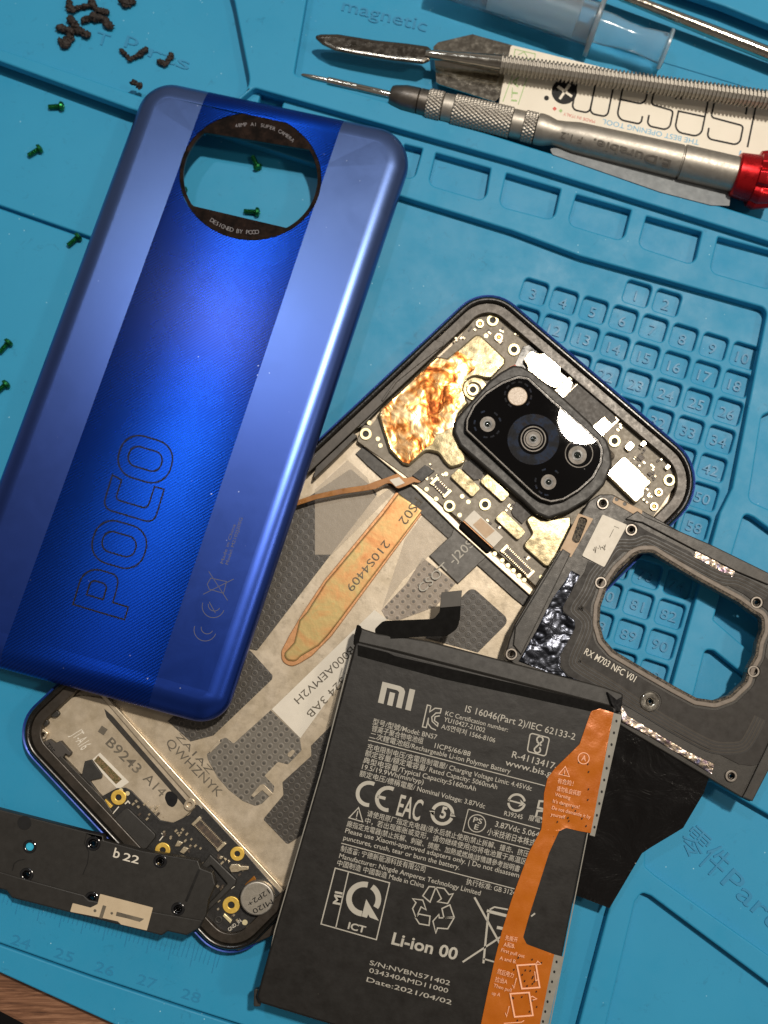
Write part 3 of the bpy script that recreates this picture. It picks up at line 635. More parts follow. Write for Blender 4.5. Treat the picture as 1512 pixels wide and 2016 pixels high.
# ================================================================== phone
ph = thing('opened_phone', P(750, 1250, 0), 'opened smartphone body without back, showing circuit boards, cameras and bare metal bay', 'phone')
OUT = [(959, 555, 78), (1412, 942, 95), (453, 1907, 78), (16, 1439, 72)]
INN = px_offset(fillet(OUT, 0, 10), 20); INN2 = px_offset(fillet(OUT, 0, 10), 42)
SIDE = px_offset(fillet(OUT, 0, 10), -2)
mb = MB(); mb.plate(SIDE, .55, .06, holes=[px_offset(fillet(OUT, 0, 10), 8)], bw=.14, bh=.2, seg=5); mb.build('side_band', M['blue_side'], ph)
mb = MB(); mb.plate(fillet(OUT, 0, 10), .8, .12, holes=[px_offset(fillet(OUT, 0, 10), 14)], bw=.09, bh=.14, seg=5); mb.build('rim', M['rim'], ph)
mb = MB(); mb.plate(px_offset(fillet(OUT, 0, 10), 13), .7, .1, holes=[px_offset(fillet(OUT, 0, 10), 34)], bw=.02); mb.build('ledge', M['ledge'], ph)
mb = MB(); mb.plate(px_offset(fillet(OUT, 0, 10), 6), .28, .05, bw=.0); mb.build('midplate', M['midplate'], ph)
def part(name, pts, z1, z0, m, parent=ph, holes=(), r=0, bw=.012, **k):
    b = MB(); b.plate(pts, z1, z0, holes=holes, r=r, bw=bw, **k); return b.build(name, M[m], parent)
# long side: buttons slots and dark channel
part('side_channel', [(606, 902), (640, 872), (700, 815), (790, 736), (850, 678), (858, 690), (800, 748), (715, 838), (690, 850), (660, 884), (610, 925)], .6, .25, 'bay_wall', r=2)
part('button_bracket', crop(504, 504, 3, [(1050, 495), (1112, 510), (1105, 530), (960, 640), (830, 745), (750, 860), (740, 850), (820, 735)]), .74, .3, 'ledge', r=2)
part('button_bracket', [(622, 920), (695, 852), (704, 858), (660, 902), (615, 945)], .66, .3, 'ledge', r=2)
# main board
PCB = [(703, 868, 4), (714, 836, 6), (730, 838), (752, 812), (860, 707), (890, 680), (935, 628), (958, 616, 18), (990, 622), (1040, 662), (1170, 778), (1250, 840), (1336, 916, 16), (1330, 955, 10), (1288, 1015), (1180, 1110), (1068, 1166), (1030, 1130), (890, 1010), (790, 930)]
part('main_board', PCB, .5, .28, 'pcb', bw=.008)
part('board_wall', [(722, 868), (806, 936), (826, 953), (905, 1032), (1040, 1152), (1064, 1172), (1054, 1182), (896, 1040), (818, 962), (716, 878)], .46, .28, 'midplate_edge', bw=.02)
part('bay_wall', [(716, 878), (818, 962), (896, 1040), (1054, 1182), (1040, 1200), (1010, 1176), (880, 1058), (800, 985), (722, 915), (700, 893)], .35, .27, 'bay_wall', bw=.01)
SH1 = crop(504, 504, 3, [(1300, 460, 12), (1330, 468, 12), (1474, 605, 12), (1474, 630, 12), (1390, 722, 8), (1350, 722, 8), (1290, 706, 20), (1238, 738, 20), (1222, 800, 20), (1256, 868), (1200, 930), (1172, 1010), (1180, 1060), (1212, 1130), (1242, 1190, 10), (1222, 1232, 10), (1150, 1252, 10), (1110, 1212), (1080, 1165, 14), (1010, 1148, 14), (968, 1182), (905, 1238, 8), (870, 1230, 8), (790, 1150), (722, 940, 8), (735, 900), (860, 790), (950, 700), (1070, 592), (1130, 602), (1190, 556)])
s1_ = part('shield', SH1, .66, .5, 'shield', bw=.05, seg=4)
FO = crop(504, 504, 3, [(1190, 560), (1262, 600), (1300, 625), (1292, 670), (1235, 712), (1215, 790), (1232, 850), (1180, 935), (1165, 1010), (1060, 1060), (1040, 1110), (990, 1140), (905, 1225), (870, 1218), (800, 1140), (735, 945), (745, 905), (866, 798), (956, 708), (1074, 602), (1132, 612)])
def foil_mesh(poly, z, m, name, parent, amp=.03, step=4, sc=3.0):
    from mathutils import noise as N
    b = MB(); b.flat(poly, z); me = bmesh.new(); vs = [me.verts.new(q) for q in b.v]
    for f in b.f: 
        try: me.faces.new([vs[i] for i in f])
        except ValueError: pass
    for _ in range(7):
        es = [e for e in me.edges if e.calc_length() > step / 75]
        if not es: break
        bmesh.ops.subdivide_edges(me, edges=es, cuts=1, use_grid_fill=False); bmesh.ops.triangulate(me, faces=[f for f in me.faces if len(f.verts) > 3])
    for v in me.verts:
        k = 0 if v.is_boundary else 1; v.co.z += amp * (N.noise(v.co * sc) + .6 * abs(N.noise(v.co * sc * 2.1 + Vector((9, 3, 1)))) + .25 * N.noise(v.co * sc * 5)) * (1 if k else .3)
    me.verts.index_update(); b.v = [v.co.copy() for v in me.verts]; b.f = [tuple(x.index for x in f.verts) for f in me.faces]; me.free()
    return b.build(name, m, parent, angle=70)
foil_mesh(FO, .682, M['foil'], 'copper_foil', s1_, .012, 4, 1.4)
part('shield', crop(900, 580, 6, [(870, 650, 8), (950, 700, 60), (1050, 690, 60), (1100, 650, 8), (1262, 800, 12), (1218, 880, 40), (1230, 960, 40), (1272, 1012, 12), (1160, 1112, 8), (1080, 1065, 40), (1000, 1060, 40), (955, 985, 10), (830, 900, 8), (835, 840, 30), (780, 770, 8)]), .68, .5, 'white_shield', bw=.02, seg=3)
part('speaker_pocket', [(1030, 682), (1052, 676), (1130, 745), (1122, 775), (1100, 790), (1040, 745), (1012, 720)], .53, .5, 'blk_gloss')
ear = part('earpiece', crop(1060, 720, 6, [(465, 203), (490, 208), (862, 512), (985, 612), (962, 640), (860, 735), (730, 862), (620, 752), (600, 700), (250, 410)]), .6, .5, 'midplate_edge', bw=.01)
part('earpiece_cover', crop(1060, 720, 6, [(466, 212), (850, 528), (935, 640), (862, 690), (780, 600), (640, 715), (262, 408)]), .62, .55, 'chip', ear)
part('earpiece_tab', crop(1060, 720, 6, [(765, 600, 6), (872, 690, 6), (740, 862, 6), (622, 752, 6)]), .66, .5, 'white_shield', ear, bw=.015)
part('shield', crop(1140, 840, 6, [(515, 352, 14), (560, 362, 14), (850, 640, 10), (852, 672, 10), (768, 740, 14), (782, 802, 14), (690, 890, 10), (664, 896, 10), (324, 560, 10), (325, 535, 10)]), .72, .5, 'white_shield', bw=.03, seg=3)
part('shield', crop(840, 900, 6, [(1240, 680, 6), (1345, 745), (1420, 750), (1560, 720), (1700, 700), (1700, 900), (1440, 1322, 10), (1130, 1045, 10), (1255, 900, 8), (1178, 740, 6)]), .64, .5, 'shield', bw=.03, seg=3)
for q in ([(385, 125), (640, 365), (540, 475), (275, 225)], [(725, 190), (985, 440), (895, 530), (625, 285)], [(910, 625), (1175, 880), (1080, 985), (805, 725)]):
    part('connector_cover', crop(840, 900, 6, [(*p, 5) for p in q]), .64, .5, 'shield', bw=.01)
cp = part('display_connector', crop(840, 900, 6, [(560, 625), (905, 945), (790, 1065), (440, 745)]), .64, .5, 'sticker', bw=.008)
part('copper_window', crop(840, 900, 6, [(640, 715), (805, 870), (700, 960), (545, 800)]), .645, .6, 'tan', cp, bw=.0)
part('copper_lip', crop(840, 900, 6, [(440, 745), (790, 1065), (775, 1078), (425, 758)]), .6, .5, 'copper_edge', cp)
# display flex folded out over the bay
fx = part('display_flex', crop(840, 900, 6, [(430, 750), (785, 1070), (690, 1195), (640, 1240), (370, 1495), (30, 1165), (290, 920), (320, 830)]), .366, .29, 'flexgrey', bw=.02)
part('flex_bend', crop(840, 900, 6, [(425, 760, 6), (770, 1080, 6), (725, 1150, 6), (368, 822, 6)]), .56, .3, 'flexblk', fx, bw=.07, seg=4)
lt = MB(); lt.text('CSOT -J20S', (832, 1168), (934, 1073), .371, h=17); lt.build('flex_lettering', M['print'], fx)
# sockets
def socket(c, d, L, W, z, rows=2, m='comp', parent=ph, pins=16):
    c = Vector(c); d = Vector(d).normalized(); nrm = Vector((-d.y, d.x))
    def rect(a, l, wd): return [tuple(c + d * (a - l / 2) - nrm * wd / 2), tuple(c + d * (a + l / 2) - nrm * wd / 2), tuple(c + d * (a + l / 2) + nrm * wd / 2), tuple(c + d * (a - l / 2) + nrm * wd / 2)]
    s = part('board_socket', rect(0, L, W), z + .07, z, 'comp_dark', parent, bw=.006)
    e = MB()
    for sg in (-1, 1): e.plate(rect(sg * (L / 2 - 3), 6, W + 3), z + .09, z, bw=.005)
    e.build('socket_end', M['comp'], s)
    p = MB()
    for k in range(pins):
        for sg in (-1, 1):
            a = -L / 2 + 8 + (L - 16) * k / (pins - 1); cc = c + d * a + nrm * sg * (W / 2 - 1.5)
            p.flat([tuple(cc - d * .9 - nrm * 1.6), tuple(cc + d * .9 - nrm * 1.6), tuple(cc + d * .9 + nrm * 1.6), tuple(cc - d * .9 + nrm * 1.6)], z + .076)
    p.build('socket_pins', M['comp'], s)
socket((1019, 1105), (60, 58), 78, 16, .5); socket((868, 959), (37, 37), 42, 17, .5, pins=6)
def eyelet(u, v, r, z, m='gold_pale', parent=ph, hole=.5, th=.05):
    b = MB(); b.plate(ell(u, v, r, n=28), z + th, z, holes=[ell(u, v, r * hole, n=20)], bw=.012); e = b.build('screw_eyelet', M[m], parent)
    b = MB(); b.dot(u, v, r * hole + .4, z + .004); b.build('screw_hole', M['pit'], e)
for u, v in ((970, 630), (1012, 688), (931, 767), (720, 854), (885, 996), (955, 993), (1210, 868), (1318, 945)): eyelet(u, v, 12, .5)
part('lens_boss', ell(935, 765, 24), .56, .5, 'shield', holes=[ell(933, 767, 14)], bw=.02)
for u, v in ((727, 832), (744, 864), (749, 877), (859, 982), (878, 933), (910, 977), (922, 988), (905, 1014), (840, 963), (957, 661), (974, 1090), (989, 1103), (1000, 1113), (1011, 1123), (1022, 1133), (1032, 1142), (1066, 1136), (1058, 972)):
    b = MB(); b.plate(ell(u, v, 4.3, n=14), .506, .5, bw=0); b.build('test_pad', M['gold_pale'], ph)
for u, v in ((945, 637), (982, 664), (1297, 969), (1288, 997), (1075, 1178)):
    b = MB(); b.plate(ell(u, v, 9, n=8, a0=.4), .56, .5, holes=[ell(u, v, 4, n=12)], bw=.01); e = b.build('antenna_socket', M['comp'], ph)
    b = MB(); b.dot(u, v, 2, .51); b.build('socket_pin', M['gold'], e)
part('crystal', crop(1140, 840, 6, [(605, 160, 4), (665, 220, 4), (590, 300, 4), (535, 240, 4)]), .62, .5, 'white_shield', bw=.012)
for q in ([(765, 160), (805, 195), (760, 240), (715, 205)], [(1050, 435), (1090, 470), (1045, 515), (1010, 480)]): part('spring_contact', crop(1140, 840, 6, q), .62, .5, 'white_shield')
for q in ([(725, 315), (780, 365), (735, 410), (685, 360)], [(835, 530), (870, 560), (840, 590), (805, 555)]): part('small_chip', crop(1140, 840, 6, q), .55, .5, 'comp_dark')
part('contact_clip', crop(1060, 720, 6, [(400, 90), (430, 130), (300, 260), (200, 330), (165, 330), (220, 260)]), .62, .5, 'comp')
part('coral_tape', crop(900, 580, 6, [(925, 575), (960, 560), (1005, 600), (975, 620)]), .56, .5, 'pink', bw=.004); part('coral_tape', crop(900, 580, 6, [(625, 850), (690, 825), (700, 845), (640, 880)]), .56, .5, 'pink', bw=.004)
part('black_chip', crop(620, 840, 6, [(1300, 450), (1415, 520), (1260, 650), (1150, 575)]), .6, .5, 'blk', bw=.01)
part('dark_chip', crop(840, 900, 6, [(560, 20), (690, 120), (640, 260), (560, 270), (420, 140), (450, 60)]), .56, .5, 'chip', bw=.008)
part('dark_chip', crop(840, 900, 6, [(1060, 520), (1240, 680), (1170, 740), (1130, 790), (1020, 690), (1000, 640)]), .56, .5, 'chip', bw=.008)
part('glue_patch', crop(1140, 840, 6, [(300, 240), (370, 270), (425, 330), (420, 370), (300, 500), (240, 540), (230, 420), (270, 330)]), .53, .5, 'glue', r=8)
# tiny soldered components
spots = [(930, 650, 4, 0), (910, 662, 5, 0), (900, 672, 4, 0), (1000, 640, 4, 0), (1015, 655, 5, 0), (965, 652, 4, 0), (990, 650, 4, 0), (988, 678, 3, 0), (852, 925, 6, 0), (846, 916, 4, 0), (866, 938, 4, 0), (845, 940, 3, 0), (1000, 1000, 3, 0), (1005, 996, 4, 0), (960, 1028, 3, 0), (985, 1040, 3, 0), (1035, 1100, 4, 0), (1216, 842, 4, 0), (1250, 900, 5, 0), (1262, 912, 6, 0), (1265, 888, 4, 0), (1300, 908, 6, 0), (1288, 922, 5, 0), (1292, 935, 6, 0), (1282, 945, 4, 0), (1275, 960, 4, 0), (1280, 978, 3, 0), (1270, 985, 4, 0), (1180, 1010, 0, 0), (945, 940, 4, 0)]
cnt = 0; P45 = Vector((.77, .64))
proto = []
for k, (mk, L, W) in enumerate((('comp', .075, .05), ('comp_dark', .085, .05), ('comp', .05, .05))):
    b = MB(); b.box((0, 0, 0), (1, 0), L, W, .035); me = bpy.data.meshes.new('surface_component'); me.from_pydata(b.v, [], b.f); me.materials.append(M[mk]); proto.append(me)
def smd(u, v, z, parent, ang):
    global cnt
    if cnt >= 98: return
    o = bpy.data.objects.new('surface_component', R.choice(proto)); COL.objects.link(o); o.parent = parent; o.location = P(u, v, z) - ORG[parent.name]
    o.rotation_euler = (0, 0, ang + R.choice((0, math.pi / 2))); cnt += 1
for u, v, n, _ in spots:
    for k in range(min(n, 3)): smd(u + R.uniform(-6, 6), v + R.uniform(-6, 6), .5, ph, RA(-42))
# camera block
GL = [(1020, 741, 14), (1040, 744, 10), (1090, 790), (1150, 842), (1178, 868, 14), (1186, 885, 14), (1184, 910, 14), (1168, 940, 14), (1140, 965, 14), (1110, 983, 14), (1085, 988, 10), (1065, 982, 10), (1048, 970), (918, 847, 6), (919, 826, 14), (933, 798, 16), (957, 773, 16), (990, 752, 16)]
gas = [(1010, 718, 10), (1028, 720, 8), (1046, 730), (1062, 742), (1095, 768), (1160, 828), (1196, 866, 18), (1204, 890, 14), (1206, 915, 10), (1190, 955, 18), (1160, 985, 18), (1120, 1008, 18), (1080, 1022, 12), (1056, 1012, 8), (1028, 985), (905, 878, 10), (892, 850, 10), (895, 828, 10), (912, 806), (934, 782, 14), (962, 750, 14), (985, 732)]
cg = part('camera_gasket', gas, .84, .5, 'blk', bw=.08, seg=4)
cb = part('camera_block', px_offset(fillet(GL), -3), 1.0, .7, 'rim', bw=.04, seg=4)
part('camera_glass', px_offset(fillet(GL), 2.5), 1.012, .9, 'camglass', cb, bw=.012)
b = MB(); b.line(px_offset(fillet(GL), 1.2), 1.8, 1.008, True); b.build('bright_edge', M['lens_rim'], cb)
GZ = 1.016
def lens(u, v, r, kind='lens'):
    b = MB(); b.flat(ell(u, v, r, n=32), GZ, holes=[ell(u, v, r * .62, n=32)]); L = b.build('lens_unit', M['lens_rim'], cb)
    b = MB(); b.flat(ell(u, v, r * .62 - .2, n=28), GZ + .001, holes=[ell(u, v, r * .38, n=24)]); b.build('lens_barrel', M['lens_dark'], L)
    b = MB(); Rw = r / 76 * .42; c = P(u, v, GZ - .002); nn = 6
    for k in range(nn + 1):
        a = math.pi / 2 * k / nn
        for i in range(20): q = 2 * math.pi * i / 20; b.v.append(c + Vector((Rw * math.cos(a) * math.cos(q), Rw * math.cos(a) * math.sin(q), Rw * .35 * math.sin(a))))
    for k in range(nn):
        for i in range(20): j = (i + 1) % 20; b.f.append((k * 20 + i, k * 20 + j, k * 20 + 20 + j, k * 20 + 20 + i))
    b.build('lens_glass', M['lens'], L)
lens(960, 835, 15); lens(1080, 949, 15)
for u, v in ((960, 835), (1080, 949), (1020, 778)):
    b = MB()
    for a in range(0, 360, 30):
        if R.random() < .75: b.arc(u, v, 26, a, a + 18, 3.4, GZ, 3)
    b.build('etched_ring', M['grooved'], cb)
b = MB(); b.flat(ell(1050, 865, 51, 50, n=48), GZ, holes=[ell(1050, 865, 30, n=40)]); b.build('grooved_ring', M['grooved'], cb)
b = MB(); b.arc(1050, 864, 24, 0, 360, 2.2, GZ, 40); b.build('bright_edge', M['lens_rim'], cb)
b = MB(); b.flat(ell(1050, 864, 19, n=32), GZ, holes=[ell(1050, 864, 16.5, n=32)]); b.build('bright_edge', M['lens_rim'], cb); lens(1050, 864, 15)
b = MB(); b.arc(1140, 893, 27, 0, 360, 1.6, GZ, 40); b.build('bright_edge', M['lens_rim'], cb); lens(1137, 896, 18)
b = MB(); b.plate(ell(1019, 780, 19.5, 18.5, n=32), GZ + .02, .98, bw=.02); b.build('flash_lens', M['flash'], cb)
# bay: graphite patches, film, pipe, stickers
zb_ = .292
part('graphite_patch', [(690, 923, 5), (725, 952, 4), (743, 973, 6), (622, 1130), (506, 1281, 4), (490, 1278, 4), (470, 1330), (440, 1300), (560, 1010)], zb_, .27, 'patch_d', bw=.004)
part('graphite_patch', crop(504, 1008, 3, [(740, 580), (890, 420), (985, 270), (1180, 420), (1060, 560), (835, 642), (770, 632)]), zb_, .27, 'patch_l', bw=.004)
part('graphite_patch', crop(504, 1008, 3, [(1275, 440, 14), (1500, 640, 14), (1310, 830), (1000, 745), (1100, 620)]), zb_, .27, 'patch_d', bw=.004)
part('graphite_patch', [(485, 1275), (495, 1283, 3), (537, 1330, 5), (535, 1338, 5), (420, 1448), (375, 1460), (330, 1420)], zb_, .27, 'patch_d', bw=.004)
P5 = [(533, 1398), (590, 1453), (594, 1477, 5), (567, 1505, 3), (547, 1500, 3), (521, 1527), (540, 1548, 4), (538, 1560, 6), (516, 1582, 8), (503, 1587, 8), (478, 1577), (450, 1555), (428, 1530), (409, 1495), (407, 1484, 4), (418, 1478), (434, 1456, 4), (445, 1452, 5), (460, 1464, 3)]
part('graphite_patch', P5, zb_, .27, 'patch_m', bw=.004)
part('pale_tab', [(494, 1566), (512, 1545, 5), (519, 1544, 5), (537, 1562), (530, 1568), (516, 1556), (499, 1570)], zb_ + .03, .28, 'midplate_edge', bw=.008)
part('pale_tab', [(411, 1479), (431, 1457), (434, 1462), (414, 1482)], zb_ + .03, .28, 'midplate_edge', bw=.004); part('pale_tab', crop(400, 1280, 6, [(985, 1235, 20), (1055, 1168, 20), (1090, 1200, 20), (1025, 1275, 20)]), zb_ + .02, .28, 'midplate_edge', bw=.004)
part('graphite_patch', [(652, 1428), (612, 1468, 3), (613, 1488, 5), (556, 1540, 4), (558, 1565, 4), (518, 1613, 4), (566, 1663, 6), (600, 1640), (660, 1460)], zb_, .27, 'patch_d', bw=.004)
part('clear_film', crop(504, 1008, 3, [(985, 20), (1150, 95), (1180, 110), (870, 400), (745, 570), (880, 160)]), zb_ + .012, zb_ + .006, 'film', bw=0)
part('clear_film', crop(620, 840, 6, [(0, 740), (390, 390), (620, 600), (700, 800), (740, 830), (880, 730), (950, 760), (200, 1512), (0, 1512)]), zb_ + .012, zb_ + .006, 'film', bw=0)
hp = part('heat_pipe', crop(504, 1008, 3, [(835, -130), (1000, -15), (870, 160), (445, 735, 30), (330, 850), (262, 892), (210, 916, 30), (150, 885, 20), (148, 820, 20), (200, 720), (278, 590), (400, 405), (735, 0)]), .33, .28, 'copper_edge', bw=.02)
part('pipe_body', crop(504, 1008, 3, [(840, -110), (985, -10), (850, 170), (430, 725, 20), (370, 790), (262, 855, 16), (235, 885, 14), (180, 880, 20), (160, 840, 20), (225, 770), (255, 640), (300, 590), (410, 415), (745, 15)]), .36, .3, 'copper', hp, bw=.06, bh=.03, seg=4)
lt = MB(); lt.text('PS02', (818, 978), (784, 1025), .364, h=18); lt.text('210S4409', (757, 1062), (681, 1156), .364, h=16); lt.build('pipe_lettering', M['dark_print'], hp)
st = part('long_sticker', crop(504, 1008, 3, [(700, 578), (772, 632), (262, 1336), (93, 1165)]), .3, .29, 'sticker', bw=.003)
lt = MB(); lt.text('B000AEMV2H', (690, 1272), (578, 1376), .3025, h=15); lt.text('01324 3AB', (694, 1310), (602, 1404), .3025, h=15); lt.build('sticker_lettering', M['dark_print'], st)
lt = MB(); lt.text('QWHZNYK', (325, 1464), (428, 1570), .2825, h=17); lt.text('ZA1AZ', (345, 1450), (412, 1525), .2825, h=12); lt.build('plate_lettering', M['dark_print'], ph)
# amber cable from the main board
am = part('amber_flex', crop(620, 840, 6, [(-240, 880), (0, 800), (320, 730), (600, 690), (700, 650, 40), (850, 600), (975, 552), (1050, 612, 20), (1150, 590), (1255, 650), (1215, 662), (1170, 655), (1070, 700), (990, 730, 20), (960, 720), (900, 665, 20), (840, 672), (720, 735, 30), (600, 755), (320, 795), (20, 855), (-240, 940)]), .62, .6, 'amber', bw=.004)
part('flex_sticker', crop(620, 840, 6, [(880, 628), (995, 595), (1062, 665), (955, 708)]), .632, .618, 'sticker', am, bw=.002)
# lower compartment
part('lower_plate', [(50, 1450), (118, 1380), (160, 1368), (215, 1376), (375, 1560), (385, 1590), (345, 1625), (310, 1625), (240, 1560), (180, 1590), (110, 1500)], .4, .27, 'midplate', bw=.03, r=4)
part('plate_ridge', [(196, 1368), (208, 1368), (300, 1470), (395, 1575), (480, 1665), (545, 1735), (572, 1768), (562, 1776), (530, 1745), (465, 1675), (385, 1585), (290, 1478)], .46, .27, 'midplate_edge', bw=.03, seg=3)
part('ridge_groove', [(205, 1395), (222, 1410), (370, 1580), (362, 1586), (210, 1412)], .402, .39, 'bay_wall', bw=0)
part('foam_strip', [(108, 1497), (120, 1488), (205, 1575), (222, 1600), (200, 1620), (150, 1570)], .62, .3, 'bay_wall', r=4)
part('foam_strip', crop(0, 1512, 3, [(480, 50), (500, -40), (540, -50), (600, 35), (600, 60), (530, 75), (600, 170), (560, 210), (470, 120)]), .5, .3, 'blk', r=2)
tb_ = part('plastic_block', crop(30, 1340, 6, [(275, 760), (400, 690), (470, 740), (530, 710), (655, 850), (640, 890), (590, 860), (560, 910), (430, 930), (370, 900)]), .6, .3, 'chip', r=1.5)
lt = MB(); lt.text('T05', (87, 1468), (99, 1485), .604, h=12); lt.build('block_lettering', M['ink'], tb_)
for u, v in ((107, 1405), (86, 1423)): part('plastic_tab', ell(u, v, 9, 7, n=14), .55, .3, 'blk')
part('screw_lug', crop(30, 1340, 6, [(290, 540), (390, 620), (350, 690), (290, 690), (250, 640)]), .55, .3, 'midplate_edge', r=5, holes=[ell(85, 1446, 4.5, n=14)])
part('screw_lug', crop(160, 1520, 6, [(1275, 300, 10), (1340, 330, 20), (1350, 400, 20), (1275, 470, 30), (1215, 430, 30), (1210, 370, 20)]), .5, .3, 'midplate_edge', holes=[ell(373, 1584, 5, n=14)])
st = part('code_sticker', crop(30, 1340, 6, [(1000, 850), (1345, 1200), (1215, 1290), (890, 950)]), .408, .395, 'sticker', bw=.002)
part('shimmer_strip', crop(30, 1340, 6, [(980, 885), (1260, 1165), (1190, 1225), (930, 945)]), .411, .4, 'shimmer', st, bw=0)
b = MB(); b.plate(crop(160, 1520, 6, [(1000, 240, 12), (1060, 220, 12), (1145, 290, 12), (1130, 360, 12), (1085, 425, 12), (1020, 390, 12), (985, 310, 12)]), .405, .39, bw=0); b.build('ink_mark', M['ink'], ph)
lt = MB(); lt.text('B9243', (207, 1464), (268, 1524), .4035, h=19, bold=.01); lt.text('A14', (280, 1534), (316, 1570), .4035, h=19); lt.text('1', (204, 1448), (212, 1436), .4035, h=14); lt.build('plate_lettering', M['dark_print'], ph)
lt = MB(); lt.text('JT-A16', (140, 1446), (160, 1478), .4035, h=24); lt.build('scratched_lettering', M['sticker'], ph)
# sub board
SB = [(187, 1587), (200, 1568), (229, 1552, 6), (247, 1551, 6), (258, 1557), (315, 1615), (340, 1620), (372, 1605), (388, 1584), (400, 1590), (470, 1665), (530, 1735), (568, 1775), (556, 1800), (500, 1832), (470, 1838, 6), (440, 1838, 6), (420, 1815), (408, 1805), (395, 1800), (300, 1720), (215, 1622)]
part('sub_board', SB, .48, .3, 'pcb_black', bw=.008)
part('lower_ledge', [(398, 1812), (420, 1822), (440, 1842), (475, 1844), (520, 1822), (556, 1800), (575, 1790), (545, 1838), (470, 1872), (425, 1862), (398, 1836)], .68, .3, 'ledge', r=5, bw=.02)
part('mesh_pad', crop(160, 1520, 6, [(535, 410, 8), (890, 750, 8), (760, 915, 8), (620, 890, 8), (355, 580, 8)]), .6, .48, 'blk', bw=.02)
socket((411, 1642), (60, 62), 76, 19, .48, pins=18)
for u, v, r in ((233, 1570, 15), (320, 1674, 15), (467, 1681, 14), (455, 1782, 17)): eyelet(u, v, r, .48, 'gold', hole=.4)
part('gold_contact', crop(160, 1520, 6, [(285, 320), (370, 400), (295, 485), (210, 400)]), .56, .48, 'gold')
for u, v in ((238, 1556), (251, 1562)): part('test_pad', ell(u, v, 4.5, n=12), .487, .48, 'gold_pale', bw=0)
part('spring_clip', crop(340, 1520, 6, [(690, 1090), (780, 1090), (800, 1110), (895, 1115), (895, 1155), (800, 1165), (770, 1180), (690, 1185), (665, 1130)]), .58, .48, 'comp', r=2)
part('gasket_frame', crop(340, 1520, 6, [(310, 1130), (440, 970), (750, 1270), (740, 1330), (420, 1640), (380, 1600), (640, 1320), (450, 1100), (370, 1170)]), .62, .48, 'blk', r=2, bw=.03)
part('orange_flex', crop(340, 1680, 6, [(850, 370), (960, 265), (985, 300), (960, 340), (880, 385)]), .52, .48, 'amber')
for q in ([(60, 810), (125, 835), (80, 880), (20, 880)], [(130, 880), (190, 905), (130, 970), (80, 945)], [(560, 990), (600, 1000), (570, 1035), (545, 1020)], [(600, 1010), (640, 1030), (620, 1060)], [(650, 1035), (680, 1055), (655, 1085)]): part('solder_contact', crop(340, 1520, 6, q), .55, .48, 'comp')
for q in ([(610, 710), (700, 790), (680, 830), (590, 740)],): part('solder_contact', crop(340, 1680, 6, q), .54, .48, 'gold_pale')
part('round_boss', ell(430, 1811, 8, n=20), .52, .48, 'blk', holes=[ell(430, 1811, 4, n=14)])
part('test_pad', ell(482, 1816, 5.5, n=16), .487, .48, 'gold_pale', bw=0)
for u, v in ((296, 1590), (285, 1583), (275, 1603), (290, 1612), (360, 1633), (368, 1642), (377, 1652), (365, 1655), (385, 1665), (350, 1640), (395, 1670), (388, 1685), (440, 1640), (430, 1625), (400, 1600), (432, 1795), (430, 1790), (446, 1660), (262, 1580), (455, 1660)):
    smd(u, v, .48, ph, RA(-45))
for k in range(44):  # further surface components, scattered at random over the lower board
    a_, b_ = R.choice(((345, 1640), (372, 1668), (330, 1640), (390, 1700), (300, 1600), (270, 1585), (440, 1690), (425, 1668), (455, 1700), (480, 1712), (440, 1755), (425, 1780), (460, 1812), (415, 1798)))
    o = bpy.data.objects.new('sub_board_component', R.choice(proto)); COL.objects.link(o); o.parent = ph; o.location = P(a_ + R.uniform(-12, 12), b_ + R.uniform(-12, 12), .48) - ORG[ph.name]; o.rotation_euler = (0, 0, RA(-47) + R.choice((0, math.pi / 2)))
lt = MB(); lt.line([(222, 1602), (234, 1588)], 2, .484); lt.line([(246, 1583), (252, 1577), (256, 1582)], 2.4, .484); lt.line([(455, 1750), (462, 1745)], 1.5, .484); lt.line([(314, 1655), (322, 1645), (318, 1640)], 2, .484); lt.line([(392, 1585), (398, 1592)], 1, .484); lt.text('GND_IN', (452, 1834), (476, 1814), .484, h=7); lt.build('board_print', M['white_print'], ph)
vm = MB(); vm.plate(ell(506, 1769, 34, 34, n=48), .78, .48, bw=.04, seg=4); vm = vm.build('vibration_motor', M['alu'], ph)
b = MB(); b.dot(506, 1769, 29, .784, 40); b.build('motor_face', M['motor'], vm)
lt = MB(); lt.text('MI20', (534, 1770), (496, 1791), .79, h=10); lt.text('12P2+', (527, 1750), (486, 1777), .79, h=10); lt.build('motor_lettering', M['ink'], vm)
# ================================================================== NFC bracket
nf = thing('bracket_frame', P(1260, 1250, .8), 'grey metal inner frame with black coil sheet and large opening, right of phone', 'phone bracket')
NZ = 1.12
hole = crop(1008, 1008, 3, [(720, 255), (760, 238), (830, 235), (900, 280), (1100, 400), (1340, 530), (1420, 590), (1480, 622), (1480, 700), (1452, 770), (1440, 850), (1400, 920), (1380, 1000), (1290, 1085), (1200, 1118), (1090, 1102), (960, 1032), (800, 940), (600, 820), (540, 750), (515, 660), (520, 560), (560, 440), (625, 345)])
hole = [tuple(q) for q in fillet([(*p, 16) for p in hole], 0, 5)]
OUTB = [(1160, 986, 8), (1181, 973, 10), (1207, 973, 8), (1640, 1212), (1648, 1230), (1478, 1579, 3), (1458, 1569), (1240, 1440), (1130, 1372), (1010, 1306, 10), (994, 1290, 10), (1002, 1262), (1010, 1240), (1014, 1228), (1060, 1150), (1107, 1075)]
HOLES = [(1243, 1043, 9), (1183, 1147, 9), (1490, 1186, 9), (1484, 1322, 9), (1280, 1381, 8), (1440, 1528, 8), (1187, 991, 9), (1007, 1288, 9)]
